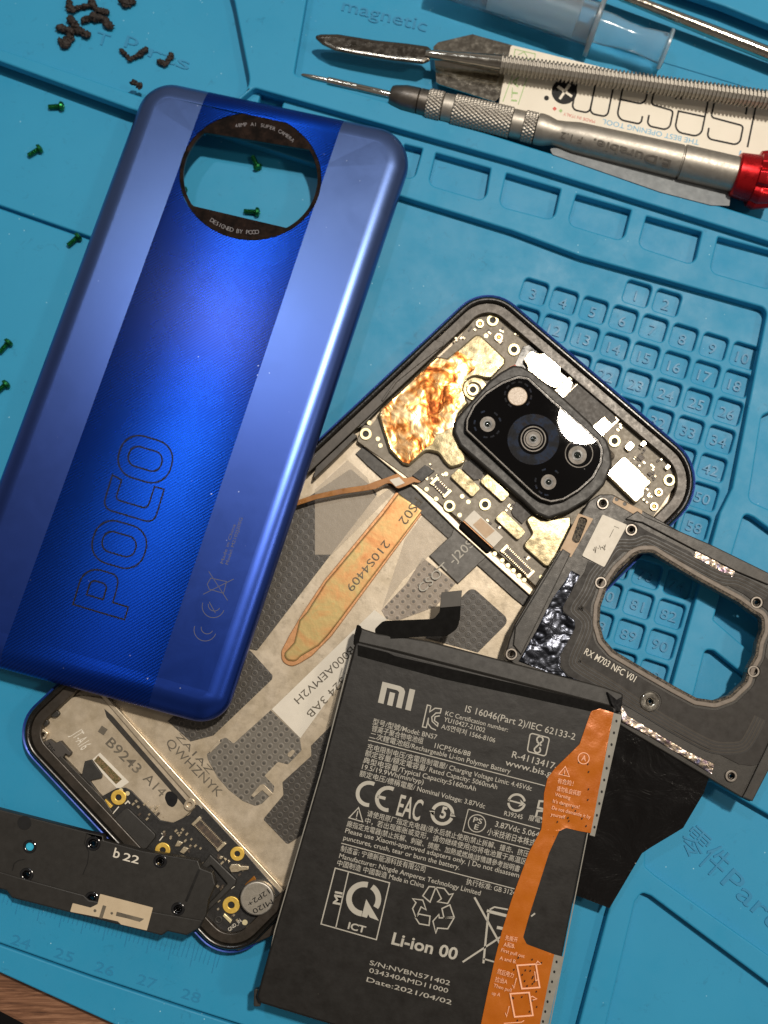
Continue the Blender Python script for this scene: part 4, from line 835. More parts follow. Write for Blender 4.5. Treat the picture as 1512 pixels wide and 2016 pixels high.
slot = crop(1008, 1008, 3, [(400, 25, 6), (450, 40, 6), (392, 190, 6), (350, 170, 6)])
part('frame_body', OUTB, NZ, .84, 'bracket', nf, holes=[hole] + [ell(u, v, r, n=20) for u, v, r in HOLES] + [slot], bw=.03, seg=3)
part('frame_rail', crop(1150, 960, 4.177, [(330, 260), (480, 290), (900, 510), (1250, 690), (1512, 800), (1600, 760), (1600, 740), (1050, 470), (500, 235), (440, 190)]), NZ + .06, NZ - .02, 'bracket', nf, bw=.03, r=2)
part('frame_rail', [(1470, 1555), (1560, 1365), (1650, 1235), (1646, 1260), (1482, 1578), (1462, 1570)], NZ + .08, NZ - .1, 'bracket', nf, bw=.03)
part('frame_rail', [(1108, 1080), (1124, 1090), (1026, 1290), (1010, 1270), (1014, 1235)], NZ + .05, NZ - .02, 'bracket', nf, bw=.03)
rimo = px_offset(hole, -13)
part('opening_rim', rimo, NZ + .04, .86, 'rim_dull', nf, holes=[px_offset(hole, -4)], bw=.02)
gl = MB(); hh = px_offset(hole, -2)
gl.plate(px_offset(hole, -6), NZ + .02, .86, holes=[px_offset(hole, 1.5)], bw=.03); gl.build('torn_glue_edge', M['glue'], nf)
NF = crop(1008, 1008, 3, [(660, 55, 6), (700, 45, 6), (790, 108, 12), (1060, 240, 6), (1080, 275), (1310, 390), (1330, 365), (1512, 470), (1700, 570), (1700, 1100), (1480, 1480, 20), (1420, 1500, 20), (1340, 1490), (650, 1135), (330, 965, 20), (285, 905, 20), (290, 850, 20), (372, 690, 10), (372, 640, 10), (300, 585, 10), (300, 545, 10), (430, 350), (450, 290), (545, 325)])
part('coil_sheet', NF, NZ + .022, NZ + .001, 'nfc', nf, holes=[px_offset(hole, -18)] + [ell(u, v, 13 if u != 1280 else 22, n=24) for u, v, r in HOLES[:5]], bw=.004)
cl = MB(); hi = MB(); zz = NZ + .0245
def track(pts, n, d0, dd, mb_, wd):
    p = [Vector(q) for q in pts]
    for k in range(n):
        off = d0 + dd * k; nn = []
        for i in range(len(p)):
            a = (p[min(i + 1, len(p) - 1)] - p[max(i - 1, 0)]).normalized(); nn.append(Vector((-a.y, a.x)))
        mb_.line([tuple(q + m * off) for q, m in zip(p, nn)], wd, zz)
TR = [(1515, 1165), (1450, 1128), (1430, 1137), (1370, 1104), (1290, 1063), (1268, 1054), (1250, 1068), (1215, 1062), (1196, 1078), (1180, 1110), (1160, 1130), (1150, 1165), (1125, 1195), (1128, 1206), (1150, 1222), (1150, 1240), (1120, 1300), (1124, 1316), (1200, 1358), (1245, 1392), (1262, 1402), (1310, 1432), (1390, 1476), (1412, 1482), (1462, 1482), (1480, 1468), (1512, 1400)]
from_sm = []
for i in range(len(TR) - 1):
    for k in range(4): t = k / 4; from_sm.append((TR[i][0] * (1 - t) + TR[i+1][0] * t, TR[i][1] * (1 - t) + TR[i+1][1] * t))
for _ in range(5): from_sm = [from_sm[0]] + [tuple((Vector(from_sm[i-1]) + Vector(from_sm[i]) * 2 + Vector(from_sm[i+1])) / 4) for i in range(1, len(from_sm) - 1)] + [from_sm[-1]]
track(from_sm, 4, 3, -6.4, cl, 2.0); track(from_sm, 4, 0, -6.4, hi, 3.2)
cl.build('coil_trace', M['coil'], nf); hi.build('coil_trace', M['coil_hi'], nf)
lt = MB(); lt.text('RX M703 NFC V01', (1149, 1287), (1248, 1343), NZ + .026, h=13, bold=.004); lt.build('sheet_lettering', M['white_print'], nf)
st = part('white_sticker', crop(1008, 1008, 3, [(535, 14, 3), (682, 76, 3), (545, 326, 3), (413, 258, 3)]), NZ + .04, NZ + .02, 'sticker', nf, bw=.003)
lt = MB()
for i in range(9): lt.line([(1168 + i * 3, 1080 + R.uniform(-3, 3) - i), (1168 + i * 3 + R.uniform(-2, 5), 1086 + R.uniform(-4, 5) - i * .6)], 1.3, NZ + .043)
lt.line([(1200, 1058), (1208, 1042)], 1, NZ + .043); lt.line([(1209, 1036), (1219, 1040)], 1, NZ + .043); lt.build('smudged_print', M['dark_print'], st)
part('tan_pad', crop(1008, 1008, 3, [(392, 8), (480, 40), (348, 268), (284, 226)]), NZ + .02, NZ - .01, 'tan', nf, holes=[slot], bw=.004)
part('black_gasket', slot, NZ - .05, .9, 'glue', nf, bw=.002)
part('tan_pad', crop(1140, 840, 6, [(420, 820, 4), (755, 992, 4), (722, 1075, 4), (388, 890, 4)]), NZ + .02, NZ - .01, 'tan', nf, holes=[ell(1214, 983, 4, n=12), ell(1230, 992, 4, n=12)], bw=.004)
for u, v, r in HOLES:
    big = u == 1280
    b = MB(); b.plate(ell(u, v, 20 if big else 12.5, n=28), NZ + (.07 if big else .045), .9, holes=[ell(u, v, r * .8, n=20)], bw=.05 if big else .02, seg=3); e = b.build('screw_boss', M['steel' if big else 'alu_dark'], nf)
    b = MB(); b.plate(ell(u, v, r * .8 + .3, n=20), NZ - .05, .88, holes=[ell(u, v, r * .42, n=16)], bw=.03); b.build('boss_seat', M['alu_dark'], e)
FOI = crop(1008, 1008, 3, [(350, 345), (402, 372), (345, 480), (300, 560), (302, 590), (372, 645), (370, 690), (285, 850), (285, 915), (330, 970), (440, 1010), (250, 960), (40, 880), (70, 830), (150, 690), (240, 510), (320, 400)])
foil_mesh(FOI, NZ + .03, M['silver_foil'], 'glossy_film', nf, .035, 4, 1.8)
foil_mesh(crop(1008, 1008, 3, [(1088, 228), (1320, 345), (1300, 385), (1072, 268)]), NZ + .03, M['iri'], 'shiny_foil', nf, .03, 3, 2.2)
foil_mesh(crop(1200, 1300, 4.846, [(110, 430), (180, 535), (400, 665), (700, 845), (1000, 990), (975, 1085), (700, 915), (400, 735), (110, 585)]), NZ + .03, M['iri'], 'shiny_foil', nf, .035, 3, 1.8)
GS = [(1222, 1412), (1240, 1424), (1320, 1470), (1399, 1522), (1385, 1562), (1345, 1630), (1282, 1668), (1264, 1680), (1200, 1788), (1140, 1765), (1100, 1750), (1150, 1600)]
def gz(u, v): return NZ - .02 - max(0, (v - 1440)) * .0011
foil_mesh(GS, gz, M['graphite'], 'graphite_sheet', nf, .05, 8, .55)
# ================================================================== speaker module
sm = thing('speaker_module', P(200, 1720, .1), 'flat black plastic speaker module with tan sticker, bottom left over the phone corner', 'speaker module')
SZ = Plane((0, 1594, .66), (0, 1750, .66), (420, 1740, 1.17))
SMO = [(-260, 1527), (0, 1594), (167, 1637), (203, 1645, 2), (204, 1654, 2), (280, 1675), (390, 1694, 3), (395, 1709, 3), (418, 1718, 4), (424, 1742, 4), (410, 1772), (406, 1800), (393, 1826, 6), (368, 1842, 6), (330, 1834), (318, 1842, 3), (23, 1768, 3), (13, 1754), (0, 1750), (-260, 1690)]
HO = [(58, 1667, 9), (183, 1661, 10), (315, 1696, 9), (52, 1722, 9), (180, 1769, 9), (350, 1790, 9)]
part('module_body', SMO, SZ, None, 'blk', sm, th=.32, holes=[ell(u, v, r, n=22) for u, v, r in HO], bw=.03, seg=3)
for u, v, r in HO:
    b = MB(); b.plate(ell(u, v, r + 4.5, n=26), SZ.up(.018), th=.25, holes=[ell(u, v, r - 1, n=22)], bw=.015); e = b.build('screw_boss', M['blk_gloss'], sm)
    if u != 58: b = MB(); b.plate(ell(u, v, r - .8, n=20), SZ.up(-.13), th=.1, holes=[ell(u, v, r * .45, n=14)], bw=.02); b.build('boss_seat', M['blk_gloss'], e)
b = MB(); b.plate(ell(58, 1667, 8.6, n=22), SZ.up(-.03), th=.04, bw=0); b.build('lit_mat_disc', M['lit_mat'], sm)  # added disc in the hole, coloured like the lit mat seen through it
b = MB(); b.plate(ell(48, 1620, 14, n=24), SZ.up(.006), th=.02, bw=.004); b.build('round_mark', M['pit'], sm)
b = MB(); b.plate([(-260, 1650), (0, 1716), (40, 1728), (165, 1762), (175, 1772), (330, 1800), (400, 1812), (390, 1828), (368, 1841), (330, 1833), (318, 1841), (23, 1767), (13, 1753), (0, 1749), (-260, 1689)], SZ.up(.03), th=.06, bw=.03, seg=3, holes=[ell(u, v, 15, n=24) for u, v, r in (HO[3], HO[4], HO[5])][:0]); b.build('raised_lip', M['blk'], sm)
b = MB(); z_ = SZ.up(.004); b.line([(171, 1640), (166, 1660), (175, 1678), (172, 1700), (163, 1722)], 1.6, z_); b.line([(24, 1714), (28, 1700), (36, 1694), (48, 1692)], 1.8, z_); b.line([(392, 1712), (366, 1775)], 5, z_); b.build('moulding_line', M['coil'], sm)
lt = MB(); lt.text('b', (222, 1687), (234, 1690), z_, h=19, bold=.01); lt.text('22', (241, 1693), (272, 1701), z_, h=15, bold=.01); lt.build('module_lettering', M['white_print'], sm)
zs = SZ.up(.042)
st = MB(); st.plate([(197, 1760), (301, 1787), (289, 1832), (238, 1820), (232, 1814), (195, 1806), (138, 1795), (143, 1778), (178, 1787), (192, 1780)], zs, th=.02, bw=.003, r=1.5); st = st.build('tan_sticker', M['label_tan'], sm)
lt = MB(); z2 = SZ.up(.047); lt.line([(206, 1783), (198, 1808)], 7, z2); lt.dot(187, 1793, 3, z2); lt.dot(220, 1798, 2.6, z2); lt.flat([(230, 1795), (284, 1809), (275, 1815), (250, 1808), (228, 1803)], z2); lt.build('sticker_print', M['dark_print'], st)
# ================================================================== battery
bt = thing('phone_battery', P(860, 1650, .82), 'black battery pack with grey printed label and orange pull tape', 'battery')
BZ = 1.3
BO = [(700, 1262, 8), (1222, 1395, 6), (1206, 1410), (1155, 1645), (1108, 1880), (1056, 2130), (1020, 2130), (510, 1975, 4), (505, 1962), (541, 1832), (634, 1512)]
part('body', BO, BZ, .84, 'batt', bt, bw=.06, seg=4)
part('end_fold', [(706, 1232, 3), (716, 1238), (744, 1247), (800, 1254), (846, 1262), (1190, 1352), (1228, 1366, 6), (1224, 1400, 4), (1200, 1392), (1000, 1340), (780, 1284), (700, 1266, 4)], 1.18, .86, 'blk', bt, bw=.06, seg=3)
part('end_tape', crop(504, 1008, 3, [(600, 785), (780, 830), (820, 850), (1512, 1010), (2060, 1140), (2110, 1160), (2120, 1210), (1512, 1075), (1100, 985), (600, 850)]), BZ + .006, BZ - .01, 'flexblk', bt, bw=.003)
part('corner_fold', crop(504, 1008, 3, [(597, 660, 4), (620, 675), (625, 700), (600, 790), (575, 780), (578, 735)]), 1.28, .9, 'flexblk', bt, bw=.02)
part('corner_fold', [(1196, 1362), (1215, 1378), (1226, 1372), (1222, 1402), (1212, 1400), (1203, 1384)], 1.3, .95, 'blk_gloss', bt, bw=.02)
part('corner_fold', [(500, 1948, 3), (516, 1946, 3), (518, 1964), (512, 1982, 3), (499, 1982, 3)], 1.05, .86, 'blk', bt, bw=.02)
fcz = Plane((740, 1255, 1.14), (905, 1170, 1.34), (890, 1235, 1.34))
cf = MB(); cf.plate(crop(504, 1008, 3, [(708, 782), (702, 690, 8), (750, 643, 16), (1050, 631, 14), (1084, 592, 10), (1098, 475), (1215, 463), (1205, 630), (1188, 690, 20), (1130, 732, 20), (960, 737), (760, 752)]), fcz, th=.03, bw=.01); cf = cf.build('connector_flex', M['flexblk'], bt)
b = MB(); b.plate(crop(504, 1008, 3, [(1096, 474), (1217, 462), (1208, 556), (1086, 566)]), fcz.up(.03), th=.05, bw=.008); b.build('connector_plate', M['flexgrey'], cf)
b = MB(); b.line([(1202, 1414), (1156, 1645), (1110, 1880), (1068, 2090)], 2, BZ - .008); b.build('wrap_seam', M['strip'], bt)
b = MB(); b.line([(690, 1290), (634, 1512), (541, 1832), (517, 1950)], 2, BZ - .02); b.build('wrap_seam', M['strip'], bt)
T = MB(); tz = BZ + .004
def tx(s, a, b_, h, bold=.002): T.text(s, a, b_, tz, h=h, bold=bold)
tx('型号/型號/Model: BN57', (733, 1425), (859, 1456), 9.5)
tx('锂离子聚合物电池组', (731, 1438.5), (832, 1464), 9.5)
tx('1ICP5/66/88', (855, 1472), (925, 1489), 9.5)
tx('二次鋰電池組/Rechargeable Li-ion Polymer Battery', (727, 1452), (1004, 1523), 9.5)
tx('充电限制电压/充電限制電壓/ Charging Voltage Limit: 4.45Vdc', (722, 1474), (1046, 1557), 9.5)
tx('额定容量/額定電容量/ Rated Capacity: 5060mAh', (718, 1487), (978, 1554), 9.5)
tx('典型电容量/Typical Capacity:5160mAh', (714, 1501), (936, 1557.5), 9.5)
tx('19.5/19.9Wh(min/typ)', (712, 1513.5), (833, 1544), 9.5)
tx('额定电压/標稱電壓/ Nominal Voltage: 3.87Vdc', (707, 1527), (954, 1592), 9.5)
tx('IS 16046(Part 2)/IEC 62133-2', (915, 1401), (1131, 1457), 13)
tx('KC Certification number:', (876, 1408), (999, 1441), 9)
tx('YU10427-21002', (873, 1420), (954, 1442), 9); tx('A/S연락처 1566-8106', (868, 1434), (974, 1462), 9)
tx('R-4113417-', (1007, 1491), (1096, 1516), 13); tx('www.bis.gov', (994, 1506), (1107, 1535), 12)
tx('请使用原厂指定充电器|浸水后禁止使用|禁止拆解、撞击、挤压', (722, 1606), (1040, 1687), 9.5)
tx('中，若出现膨胀或变形，请勿继续使用|勿将电池置于高温区，', (718, 1620), (1040, 1703), 9.5)
tx('廠指定充電器|禁止拆解、刺破、擠壓、加熱或燃燒|詳情請參考說明書', (682, 1626), (1022, 1716), 9.5)
tx('Please use Xiaomi-approved adapters only. | Do not disassem', (679, 1639), (1021, 1728), 9.5)
tx('punctures, crush, tear or burn the battery.', (675.5, 1653), (904, 1712), 9.5)
tx('制造商: 宁德新能源科技有限公司', (670, 1675), (836, 1717), 9.5); tx('执行标准: GB 3124', (917, 1740), (1014, 1763), 9.5)
tx('Manufacturer: Ningde Amperex Technology Limited', (667, 1689), (945, 1763), 9.5); tx('中国制造 中國製造 Made in China', (663, 1703), (834, 1748), 9.5)
tx('MI', (669, 1782), (674, 1757), 14, .03); tx('ICT', (684, 1828), (718, 1837), 13, .025); tx('Li-ion 00', (770, 1858), (898, 1890), 23, .022)
tx('S/N:NVBN571402', (727, 1899), (885, 1940), 9, 0); tx('034340AMD11000', (726, 1914), (881, 1955), 9, 0); tx('Date:2021/04/02', (721, 1932), (888, 1978), 9, 0)
tx('R39245', (992, 1605), (1028, 1613), 9); tx('3.87Vdc 5.064', (974, 1627), (1060, 1649), 11); tx('小米技術日本株式', (958, 1642), (1052, 1666), 11)
tx('PS', (931, 1618), (948, 1622.5), 10, .01); tx('E', (933, 1632), (941, 1634), 10, .01); tx('EAC', (779, 1604), (825, 1616), 41, .012); tx('5', (865, 1609), (876, 1612), 22, .03)
for a, b_ in (((725, 1457), (1073, 1547)), ((672, 1660), (1013, 1750)), ((922, 1593), (1063, 1632)), ((922, 1593), (911, 1637)), ((911, 1637), (1043, 1672))): T.line([a, b_], 1.7, tz)
T.line([(660, 1709), (767, 1738), (741, 1850), (632, 1819)], 2.2, tz, True); T.line([(686, 1717), (661, 1827)], 2.2, tz)
T.arc(716, 1770, 29, 97, 286, 11, tz, 22); T.arc(716, 1770, 29, 304, 395, 11, tz, 14)
T.flat([(721, 1770), (746, 1813), (728, 1806), (725, 1800), (722, 1807), (712, 1804)], tz)
T.arc(726, 1563, 22, 88, 300, 7.5, tz, 18); T.arc(764, 1573, 22, 88, 300, 7.5, tz, 18); T.line([(743, 1568), (759, 1572)], 6, tz)
T.arc(871, 1602, 20, 205, 370, 6.5, tz, 16); T.arc(871, 1602, 20, 25, 190, 6.5, tz, 16); T.flat([(886, 1607), (897, 1608), (888, 1596)], tz); T.flat([(856, 1597), (845, 1596), (854, 1608)], tz)
T.line([(706, 1590), (687, 1610), (714, 1618)], 2.2, tz, True); T.line([(704.5, 1597), (702, 1608)], 2, tz); T.dot(701.6, 1611, 1.2, tz)
T.arc(939, 1621, 17, 0, 360, 1.8, tz, 28); T.arc(1017, 1580, 16, 12, 178, 4.5, tz, 16); T.arc(1017, 1580, 16, 196, 352, 4.5, tz, 16); T.line([(1000, 1575), (1026, 1582)], 3, tz); T.flat([(1024, 1574), (1035, 1584), (1020, 1588), (1026, 1582)], tz)
T.line([(1072, 1578), (1062, 1577), (1059, 1590), (1070, 1593)], 4, tz); T.line([(1070, 1597), (1058, 1596), (1055, 1608), (1068, 1611)], 4, tz)
tx('廢電池', (1040, 1614), (1075, 1622), 9)
def mi(x, y): return tuple(Vector((744, 1383)) + Vector((64.5, 16.5)) * x + Vector((9, -41)) * y)
for q in ([(0, 0), (.17, 0), (.17, .78), (.48, .78), (.55, .72), (.55, 0), (.72, 0), (.72, .8), (.66, .94), (.54, 1), (0, 1)], [(.28, 0), (.44, 0), (.44, .62), (.28, .62)], [(.83, 0), (1, 0), (1, 1), (.83, 1)]): T.flat([mi(*p) for p in q], tz)
z1_ = crop(700, 1360, 6, [(890, 178), (848, 168), (790, 425), (835, 435), (862, 318)]); T.line(z1_, 2.2, tz); T.line(crop(700, 1360, 6, [(890, 178), (875, 250), (940, 205), (1012, 212), (1002, 262), (950, 262), (900, 310), (905, 360), (968, 420), (975, 385), (930, 350), (940, 305), (995, 295)]), 2.2, tz); T.line(crop(700, 1360, 6, [(862, 318), (855, 385), (895, 440), (950, 465)]), 2.2, tz)
T.line([(p[0], p[1]) for p in fillet([(1044, 1443, 5), (1082, 1453, 5), (1074, 1489, 5), (1038, 1479, 5)])], 2.4, tz, True)
T.arc(1063, 1456, 6, 130, 400, 3, tz, 14); T.arc(1058, 1476, 6, -50, 220, 3, tz, 14); T.line([(1057, 1460), (1066, 1468)], 3, tz); T.line([(1068, 1459), (1054, 1472)], 3, tz)
for L_ in ([(985, 755), (1022, 700), (1062, 704), (1028, 792)], [(1062, 704), (1112, 712), (1140, 748), (1165, 742), (1132, 800), (1072, 790), (1095, 772)], [(925, 772), (985, 780), (1005, 838), (975, 820), (945, 885), (925, 830), (945, 795)], [(1028, 875), (1022, 930), (965, 920), (942, 885), (962, 862)], [(1098, 830), (1145, 808), (1170, 880), (1110, 885)], [(1170, 885), (1132, 950), (1072, 945), (1062, 975), (1045, 905), (1080, 865), (1082, 885), (1165, 885)]):
    T.line(crop(504, 1512, 3, L_), 2.4, tz, True)
z6 = lambda pts: crop(880, 1764, 6, pts)
for L_, wd in (([(325, 15), (605, 525), (620, 560)], 4), ([(185, 780), (640, 480)], 3.6), ([(490, 190), (430, 795)], 4), ([(470, 175), (720, 238)], 6), ([(430, 742), (560, 778)], 3), ([(505, 160), (560, 130), (720, 160)], 3), ([(590, 370), (660, 385)], 6), ([(995, 240), (1040, 205)], 3)): T.line(z6(L_), wd, tz)
T.build('label_print', M['print'], bt)
# orange pull tape
OT = [(1181, 1395, 8), (1208, 1403), (1163, 1640), (1140, 1636), (1115, 1630, 4), (1101, 1636, 4), (1081, 1679), (1041, 1805), (1030, 1845, 4), (1037, 1859, 6), (1091, 1879), (1050, 2080), (930, 2060), (947, 2016), (962, 1944), (973, 1894), (988, 1834), (1008, 1769), (1041, 1679), (1066, 1632, 8), (1070, 1590), (1071, 1562, 12), (1078, 1532, 12), (1093, 1512, 10), (1141, 1465, 8), (1155, 1425, 8), (1164, 1400, 8)]
foil_mesh([tuple(p) for p in fillet(OT)], BZ + .022, M['orange'], 'pull_tape', bt, .03, 9, .8)
pt = [o for o in bt.children if o.name.startswith('pull_tape')][0]
def strip_holes(a, b_, n): return [(a[0] + (b_[0] - a[0]) * (k + .5) / n, a[1] + (b_[1] - a[1]) * (k + .5) / n) for k in range(n)]
for poly, dots in (([(1207, 1403), (1225, 1408), (1171, 1647), (1161, 1644)], strip_holes((1216, 1408), (1168, 1640), 10)), ([(1090, 1879), (1109, 1884), (1070, 2060), (1050, 2060)], strip_holes((1098, 1884), (1058, 2060), 9))):
    s_ = part('grey_strip', poly, BZ + .02, BZ - .01, 'strip', bt, bw=.003); b = MB()
    for u, v in dots: b.flat(ell(u, v, 2.2, 3, n=10), BZ + .024)
    b.build('strip_perforation', M['ink'], s_)
b = MB()
for i in range(46):
    for (u0, v0, u1, v1) in ((1105, 1500, 1190, 1630), (1010, 1885, 1080, 2010)):
        if i >= 23 and v0 > 1600: pass
        u = R.uniform(u0, u1) - (R.random()) * 10; v = R.uniform(v0, v1)
        if v0 < 1600 and u > 1205 - (v - 1405) * .19 - 6: continue
        if v0 > 1600 and u > 1092 - (v - 1879) * .22 - 6: continue
        if R.random() < .62: b.flat(ell(u, v, 1.2, 2.4, n=8, rot=.4), BZ + .058)
b.build('tape_pinhole', M['ink'], pt)
T = MB(); tz = BZ + .06
T.arc(1149, 1493, 11, 0, 360, 1.6, tz, 26); tx('A', (1144, 1497), (1153, 1499), 11); T.line([(1113, 1509), (1100, 1524), (1121, 1529)], 1.5, tz, True); T.line([(1112, 1515), (1111, 1524)], 1.4, tz)
tx('有危险！', (1097, 1541), (1128, 1547), 8); tx('请勿私自拆卸', (1095, 1556), (1142, 1567), 8); tx('Warning', (1092, 1567), (1122, 1574), 7); tx("It's dangerous!", (1088, 1580), (1140, 1592), 7); tx('Do not dismantle it by', (1086, 1593), (1162, 1612), 7); tx('yourself', (1084, 1606), (1112, 1612), 7)
tx('先撕开', (994, 1850), (1018, 1855), 8); tx('A和B.', (991, 1863), (1013, 1867), 8); tx('First pull out', (986, 1873), (1032, 1886), 7); tx('A and B.', (983, 1889), (1016, 1897), 7)
tx('然后用力', (978, 1916), (1010, 1925), 8); tx('拉出A', (974, 1932), (998, 1937), 8); tx('Then pull', (971, 1943), (1006, 1953), 7); tx('up A', (968, 1958), (984, 1962), 7)
for q in ([(828, 820), (1050, 805), (1095, 1080), (885, 1095)], [(748, 1155), (970, 1140), (1015, 1410), (800, 1428)]): T.line(z6(q), 3, tz, True)
for q in ([(820, 970), (790, 1090), (775, 1050)], [(735, 1300), (705, 1425), (690, 1380)], [(1035, 890), (1050, 1000), (1070, 990)], [(1050, 810), (1070, 770), (1110, 805), (1060, 810)], [(985, 1195), (1010, 1185), (1060, 1215), (1010, 1230)], [(670, 1505), (880, 1490), (910, 1470)]): T.line(z6(q), 1.6, tz)
T.build('tape_print', M['orange_print'], pt)
# ================================================================== blue back cover
bc = thing('back_cover', P(400, 760, .6), 'blue phone back cover with glossy ribbed centre stripe and round camera opening', 'phone cover')
CZ = Plane((550, 200, 1.02), (153, 1300, 1.36), (800, 255, 1.04))
CO = fillet([(288, 143, 72), (826, 257, 72), (433, 1436, 66), (-136, 1281, 66)], 0, 14)
E0 = ell(493, 348, 140, 125, n=72, rot=.1)
def shell(outer, hole_, bw, bh, seg):
    # cap with a wide rolled outer edge and a crisp inner edge
    q = MB(); outer_in = None
    w_ = [P(a[0], a[1], CZ) for a in outer]; fl_ = [Vector((a.x, a.y)) for a in w_]; zz_ = [a.z for a in w_]
    if area(fl_) < 0: fl_.reverse(); zz_.reverse()
    nn = normals2(fl_); n = len(fl_); rings = [[(p.x, p.y, z - bh - .06) for p, z in zip(fl_, zz_)]]
    for j in range(seg + 1):
        a = math.pi / 2 * j / seg; ins = bw * (1 - math.cos(a)); dz = bh * (1 - math.sin(a)); rings.append([(p.x + m.x * ins, p.y + m.y * ins, z - dz) for p, m, z in zip(fl_, nn, zz_)])
    for rg in rings: q.v += [Vector(x) for x in rg]
    for j in range(len(rings) - 1):
        for i in range(n): a = j * n + i; c = j * n + (i + 1) % n; q.f.append((a, c, c + n, a + n))
    lo = (len(rings) - 1) * n; hv = [P(a[0], a[1], CZ) for a in hole_]; h2 = [Vector((a.x, a.y)) for a in hv]
    ho = len(q.v); q.v += hv; m_ = len(hv); q.v += [a - Vector((0, 0, .1)) for a in hv]
    sgn = area(h2) > 0
    for i in range(m_):
        a, c = ho + i, ho + (i + 1) % m_; q.f.append((a, c, c + m_, a + m_) if sgn else (c, a, a + m_, c + m_))
    idx = [lo + i for i in range(n)] + [ho + i for i in range(m_)]
    for t in triangulate([[Vector((q.v[lo + i].x, q.v[lo + i].y, 0)) for i in range(n)], [Vector((a.x, a.y, 0)) for a in hv]]):
        t = [idx[i] for i in t]; A_, B_, C_ = (q.v[i] for i in t); zc_ = (B_ - A_).cross(C_ - A_).z
        if abs(zc_) > 1e-12: q.f.append(tuple(t) if zc_ > 0 else tuple(reversed(t)))
    return q
sh = shell(CO, E0, .62, .4, 28)
bm = bmesh.new(); vs = [bm.verts.new(q) for q in sh.v]
for f in sh.f:
    try: bm.faces.new([vs[i] for i in f])
    except ValueError: pass
cuts = []
for (p, q) in (((408, 178), (3, 1288)), ((673, 243), (288, 1396))):
    a, c = P(*p, CZ), P(*q, CZ); d = c - a; nrm = Vector((d.y, -d.x, 0)).normalized()
    if nrm.x < 0: nrm = -nrm
    cuts.append((a, nrm)); bmesh.ops.bisect_plane(bm, geom=bm.verts[:] + bm.edges[:] + bm.faces[:], dist=1e-5, plane_co=a, plane_no=nrm)
bm.normal_update(); groups = {0: MB(), 1: MB(), 2: MB()}; vid = {0: {}, 1: {}, 2: {}}
for f in bm.faces:
    c = f.calc_center_median(); k = sum(1 for a, nrm in cuts if (c - a).dot(nrm) > 0); ids = []
    for v in f.verts:
        if v not in vid[k]: vid[k][v] = len(groups[k].v); groups[k].v.append(v.co.copy())
        ids.append(vid[k][v])
    if abs(f.normal.dot(CZ.n)) > .9998: groups[k].flatf.add(len(groups[k].f))
    groups[k].f.append(tuple(ids))
bm.free()
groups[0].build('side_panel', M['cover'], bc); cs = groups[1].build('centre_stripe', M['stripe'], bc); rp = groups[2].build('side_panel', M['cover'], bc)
# black ring with clipped opening
inn = []
for k in range(96):
    a = 2 * math.pi * k / 96; x, y = 132 * math.cos(a), 117 * math.sin(a); u, v = 493 + x * .995 - y * .1, 348 + x * .1 + y * .995
    top = 262 + (u - 413) * .165; bot = 402 + (u - 367) * .235
    v = max(v, top); v = min(v, bot) if u < 575 else min(v, 450 - (u - 575) * .45 if False else v)
    inn.append((u, v))
rg_ = MB(); CR = CZ.up(-.02)
rg_.plate(px_offset(E0, .6), CR, None, th=.09, holes=[fillet([(*p, 3) for p in inn], 0, 2)], bw=.01); ring = rg_.build('camera_ring', M['ring'], bc)
def arc_text(s, cx_, cy_, rx, ry, a0, a1, h, z, up=1):
    t = MB(); n = len(s)
    for i, ch in enumerate(s):
        if ch == ' ': continue
        a = math.radians(a0 + (a1 - a0) * i / (n - 1)); c = Vector((cx_ + rx * math.cos(a), cy_ + ry * math.sin(a)))
        tg = Vector((-rx * math.sin(a), ry * math.cos(a))).normalized() * (1 if a1 > a0 else -1); wd_ = h * text_geo(ch)[2] / .69; t.text(ch, tuple(c - tg * wd_ / 2), tuple(c + tg * wd_ / 2), z, h=h)
    return t
zr = CR.up(.003)
t_ = arc_text('48MP AI SUPER CAMERA', 493, 348, 112, 100, -104, -44, 7, zr); t2 = arc_text('DESIGNED BY POCO', 493, 348, 126, 113, 128, 84, 8, zr); o_ = len(t_.v); t_.v += t2.v; t_.f += [tuple(i + o_ for i in f) for f in t2.f]
t_.build('ring_lettering', M['ring_print'], ring)
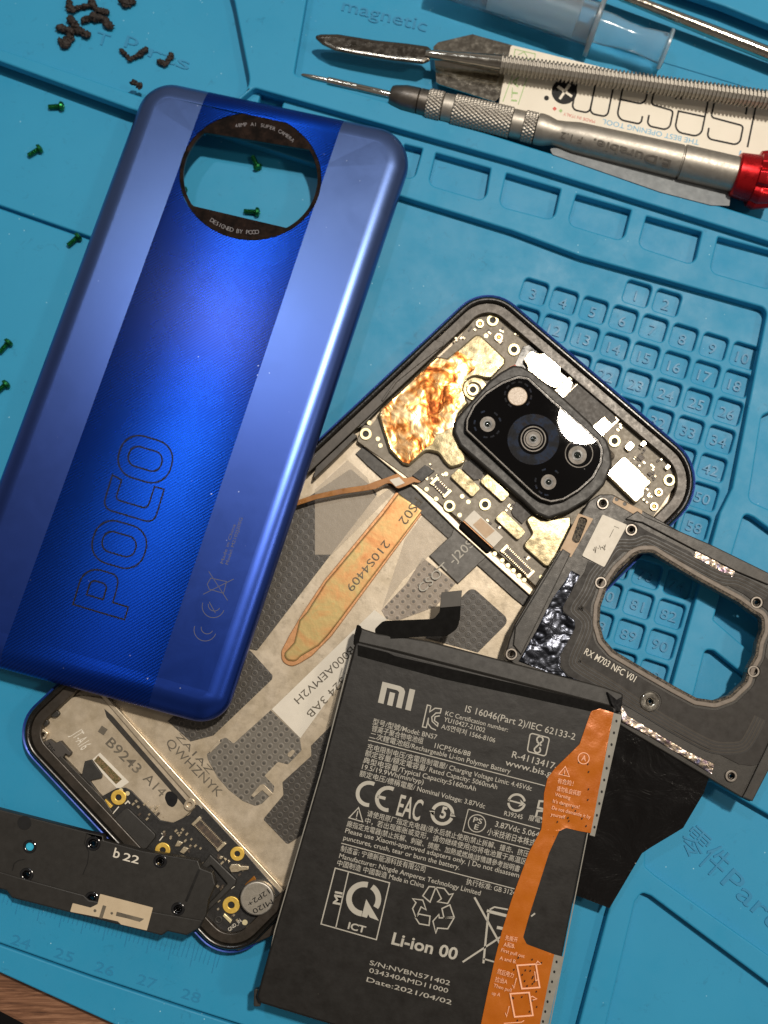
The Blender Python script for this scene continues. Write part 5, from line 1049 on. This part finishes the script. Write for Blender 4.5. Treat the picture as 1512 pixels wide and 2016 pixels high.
# outlined lettering on the stripe
lg = MB(); zl = CZ.up(.004)
EX, EY = Vector((.292, -.957)), Vector((-.957, -.285))
def lp(x, y): return tuple(Vector((245, 1220)) + EX * x + EY * y)
def rr(x0, y0, x1, y1, r): return [lp(*p) for p in [tuple(q) for q in fillet([(x0, y0, r), (x1, y0, r), (x1, y1, r), (x0, y1, r)], 0, 10)]]
W_ = 3.0
lg.line(rr(96, 0, 182, 106, 38), W_, zl, True); lg.line(rr(119, 20, 160, 87, 18), W_, zl, True)
lg.line(rr(272, 0, 357, 106, 38), W_, zl, True); lg.line(rr(295, 20, 335, 87, 18), W_, zl, True)
def fl2(pts): return [lp(*tuple(q)) for q in fillet(pts, 0, 8)]
lg.line(fl2([(0, 0), (26, 0), (26, 32), (50, 32, 30), (80, 36, 34), (80, 106, 34), (0, 106)]), W_, zl, True)
lg.line(fl2([(26, 52), (52, 52, 14), (57, 60, 12), (57, 80, 12), (50, 86, 12), (26, 86)]), W_, zl, True)
lg.line(fl2([(268, 0), (268, 20), (240, 20), (222, 22, 14), (222, 86, 18), (238, 86), (262, 86), (266, 106), (236, 106, 36), (198, 106, 36), (198, 0, 36), (236, 0)]), W_, zl, True)
lg.build('outlined_lettering', M['ink'], cs)
sm_ = MB()
def cp_(pts): return pts
sm_.arc(404, 1240, 22, 20, 200, 1.2, zl, 16); sm_.arc(408, 1236, 12, 30, 190, 1.2, zl, 12); sm_.arc(420, 1194, 22, 20, 200, 1.2, zl, 16); sm_.arc(422, 1191, 12, 30, 190, 1.2, zl, 12); sm_.line([(412, 1185), (424, 1207)], 1.2, zl)
for L_ in ([(411, 1125), (448, 1182)], [(400, 1170), (460, 1140)], [(408, 1150), (415, 1138), (446, 1145), (440, 1168), (412, 1160), (408, 1150)]): sm_.line(L_, 1.2, zl)
sm_.text('Made in China', (439, 1110), (464, 1033), zl, h=6); sm_.text('Model: M2102J20SG', (449, 1112), (478, 1020), zl, h=6)
sm_.build('faint_marking', M['print_dim'], rp)
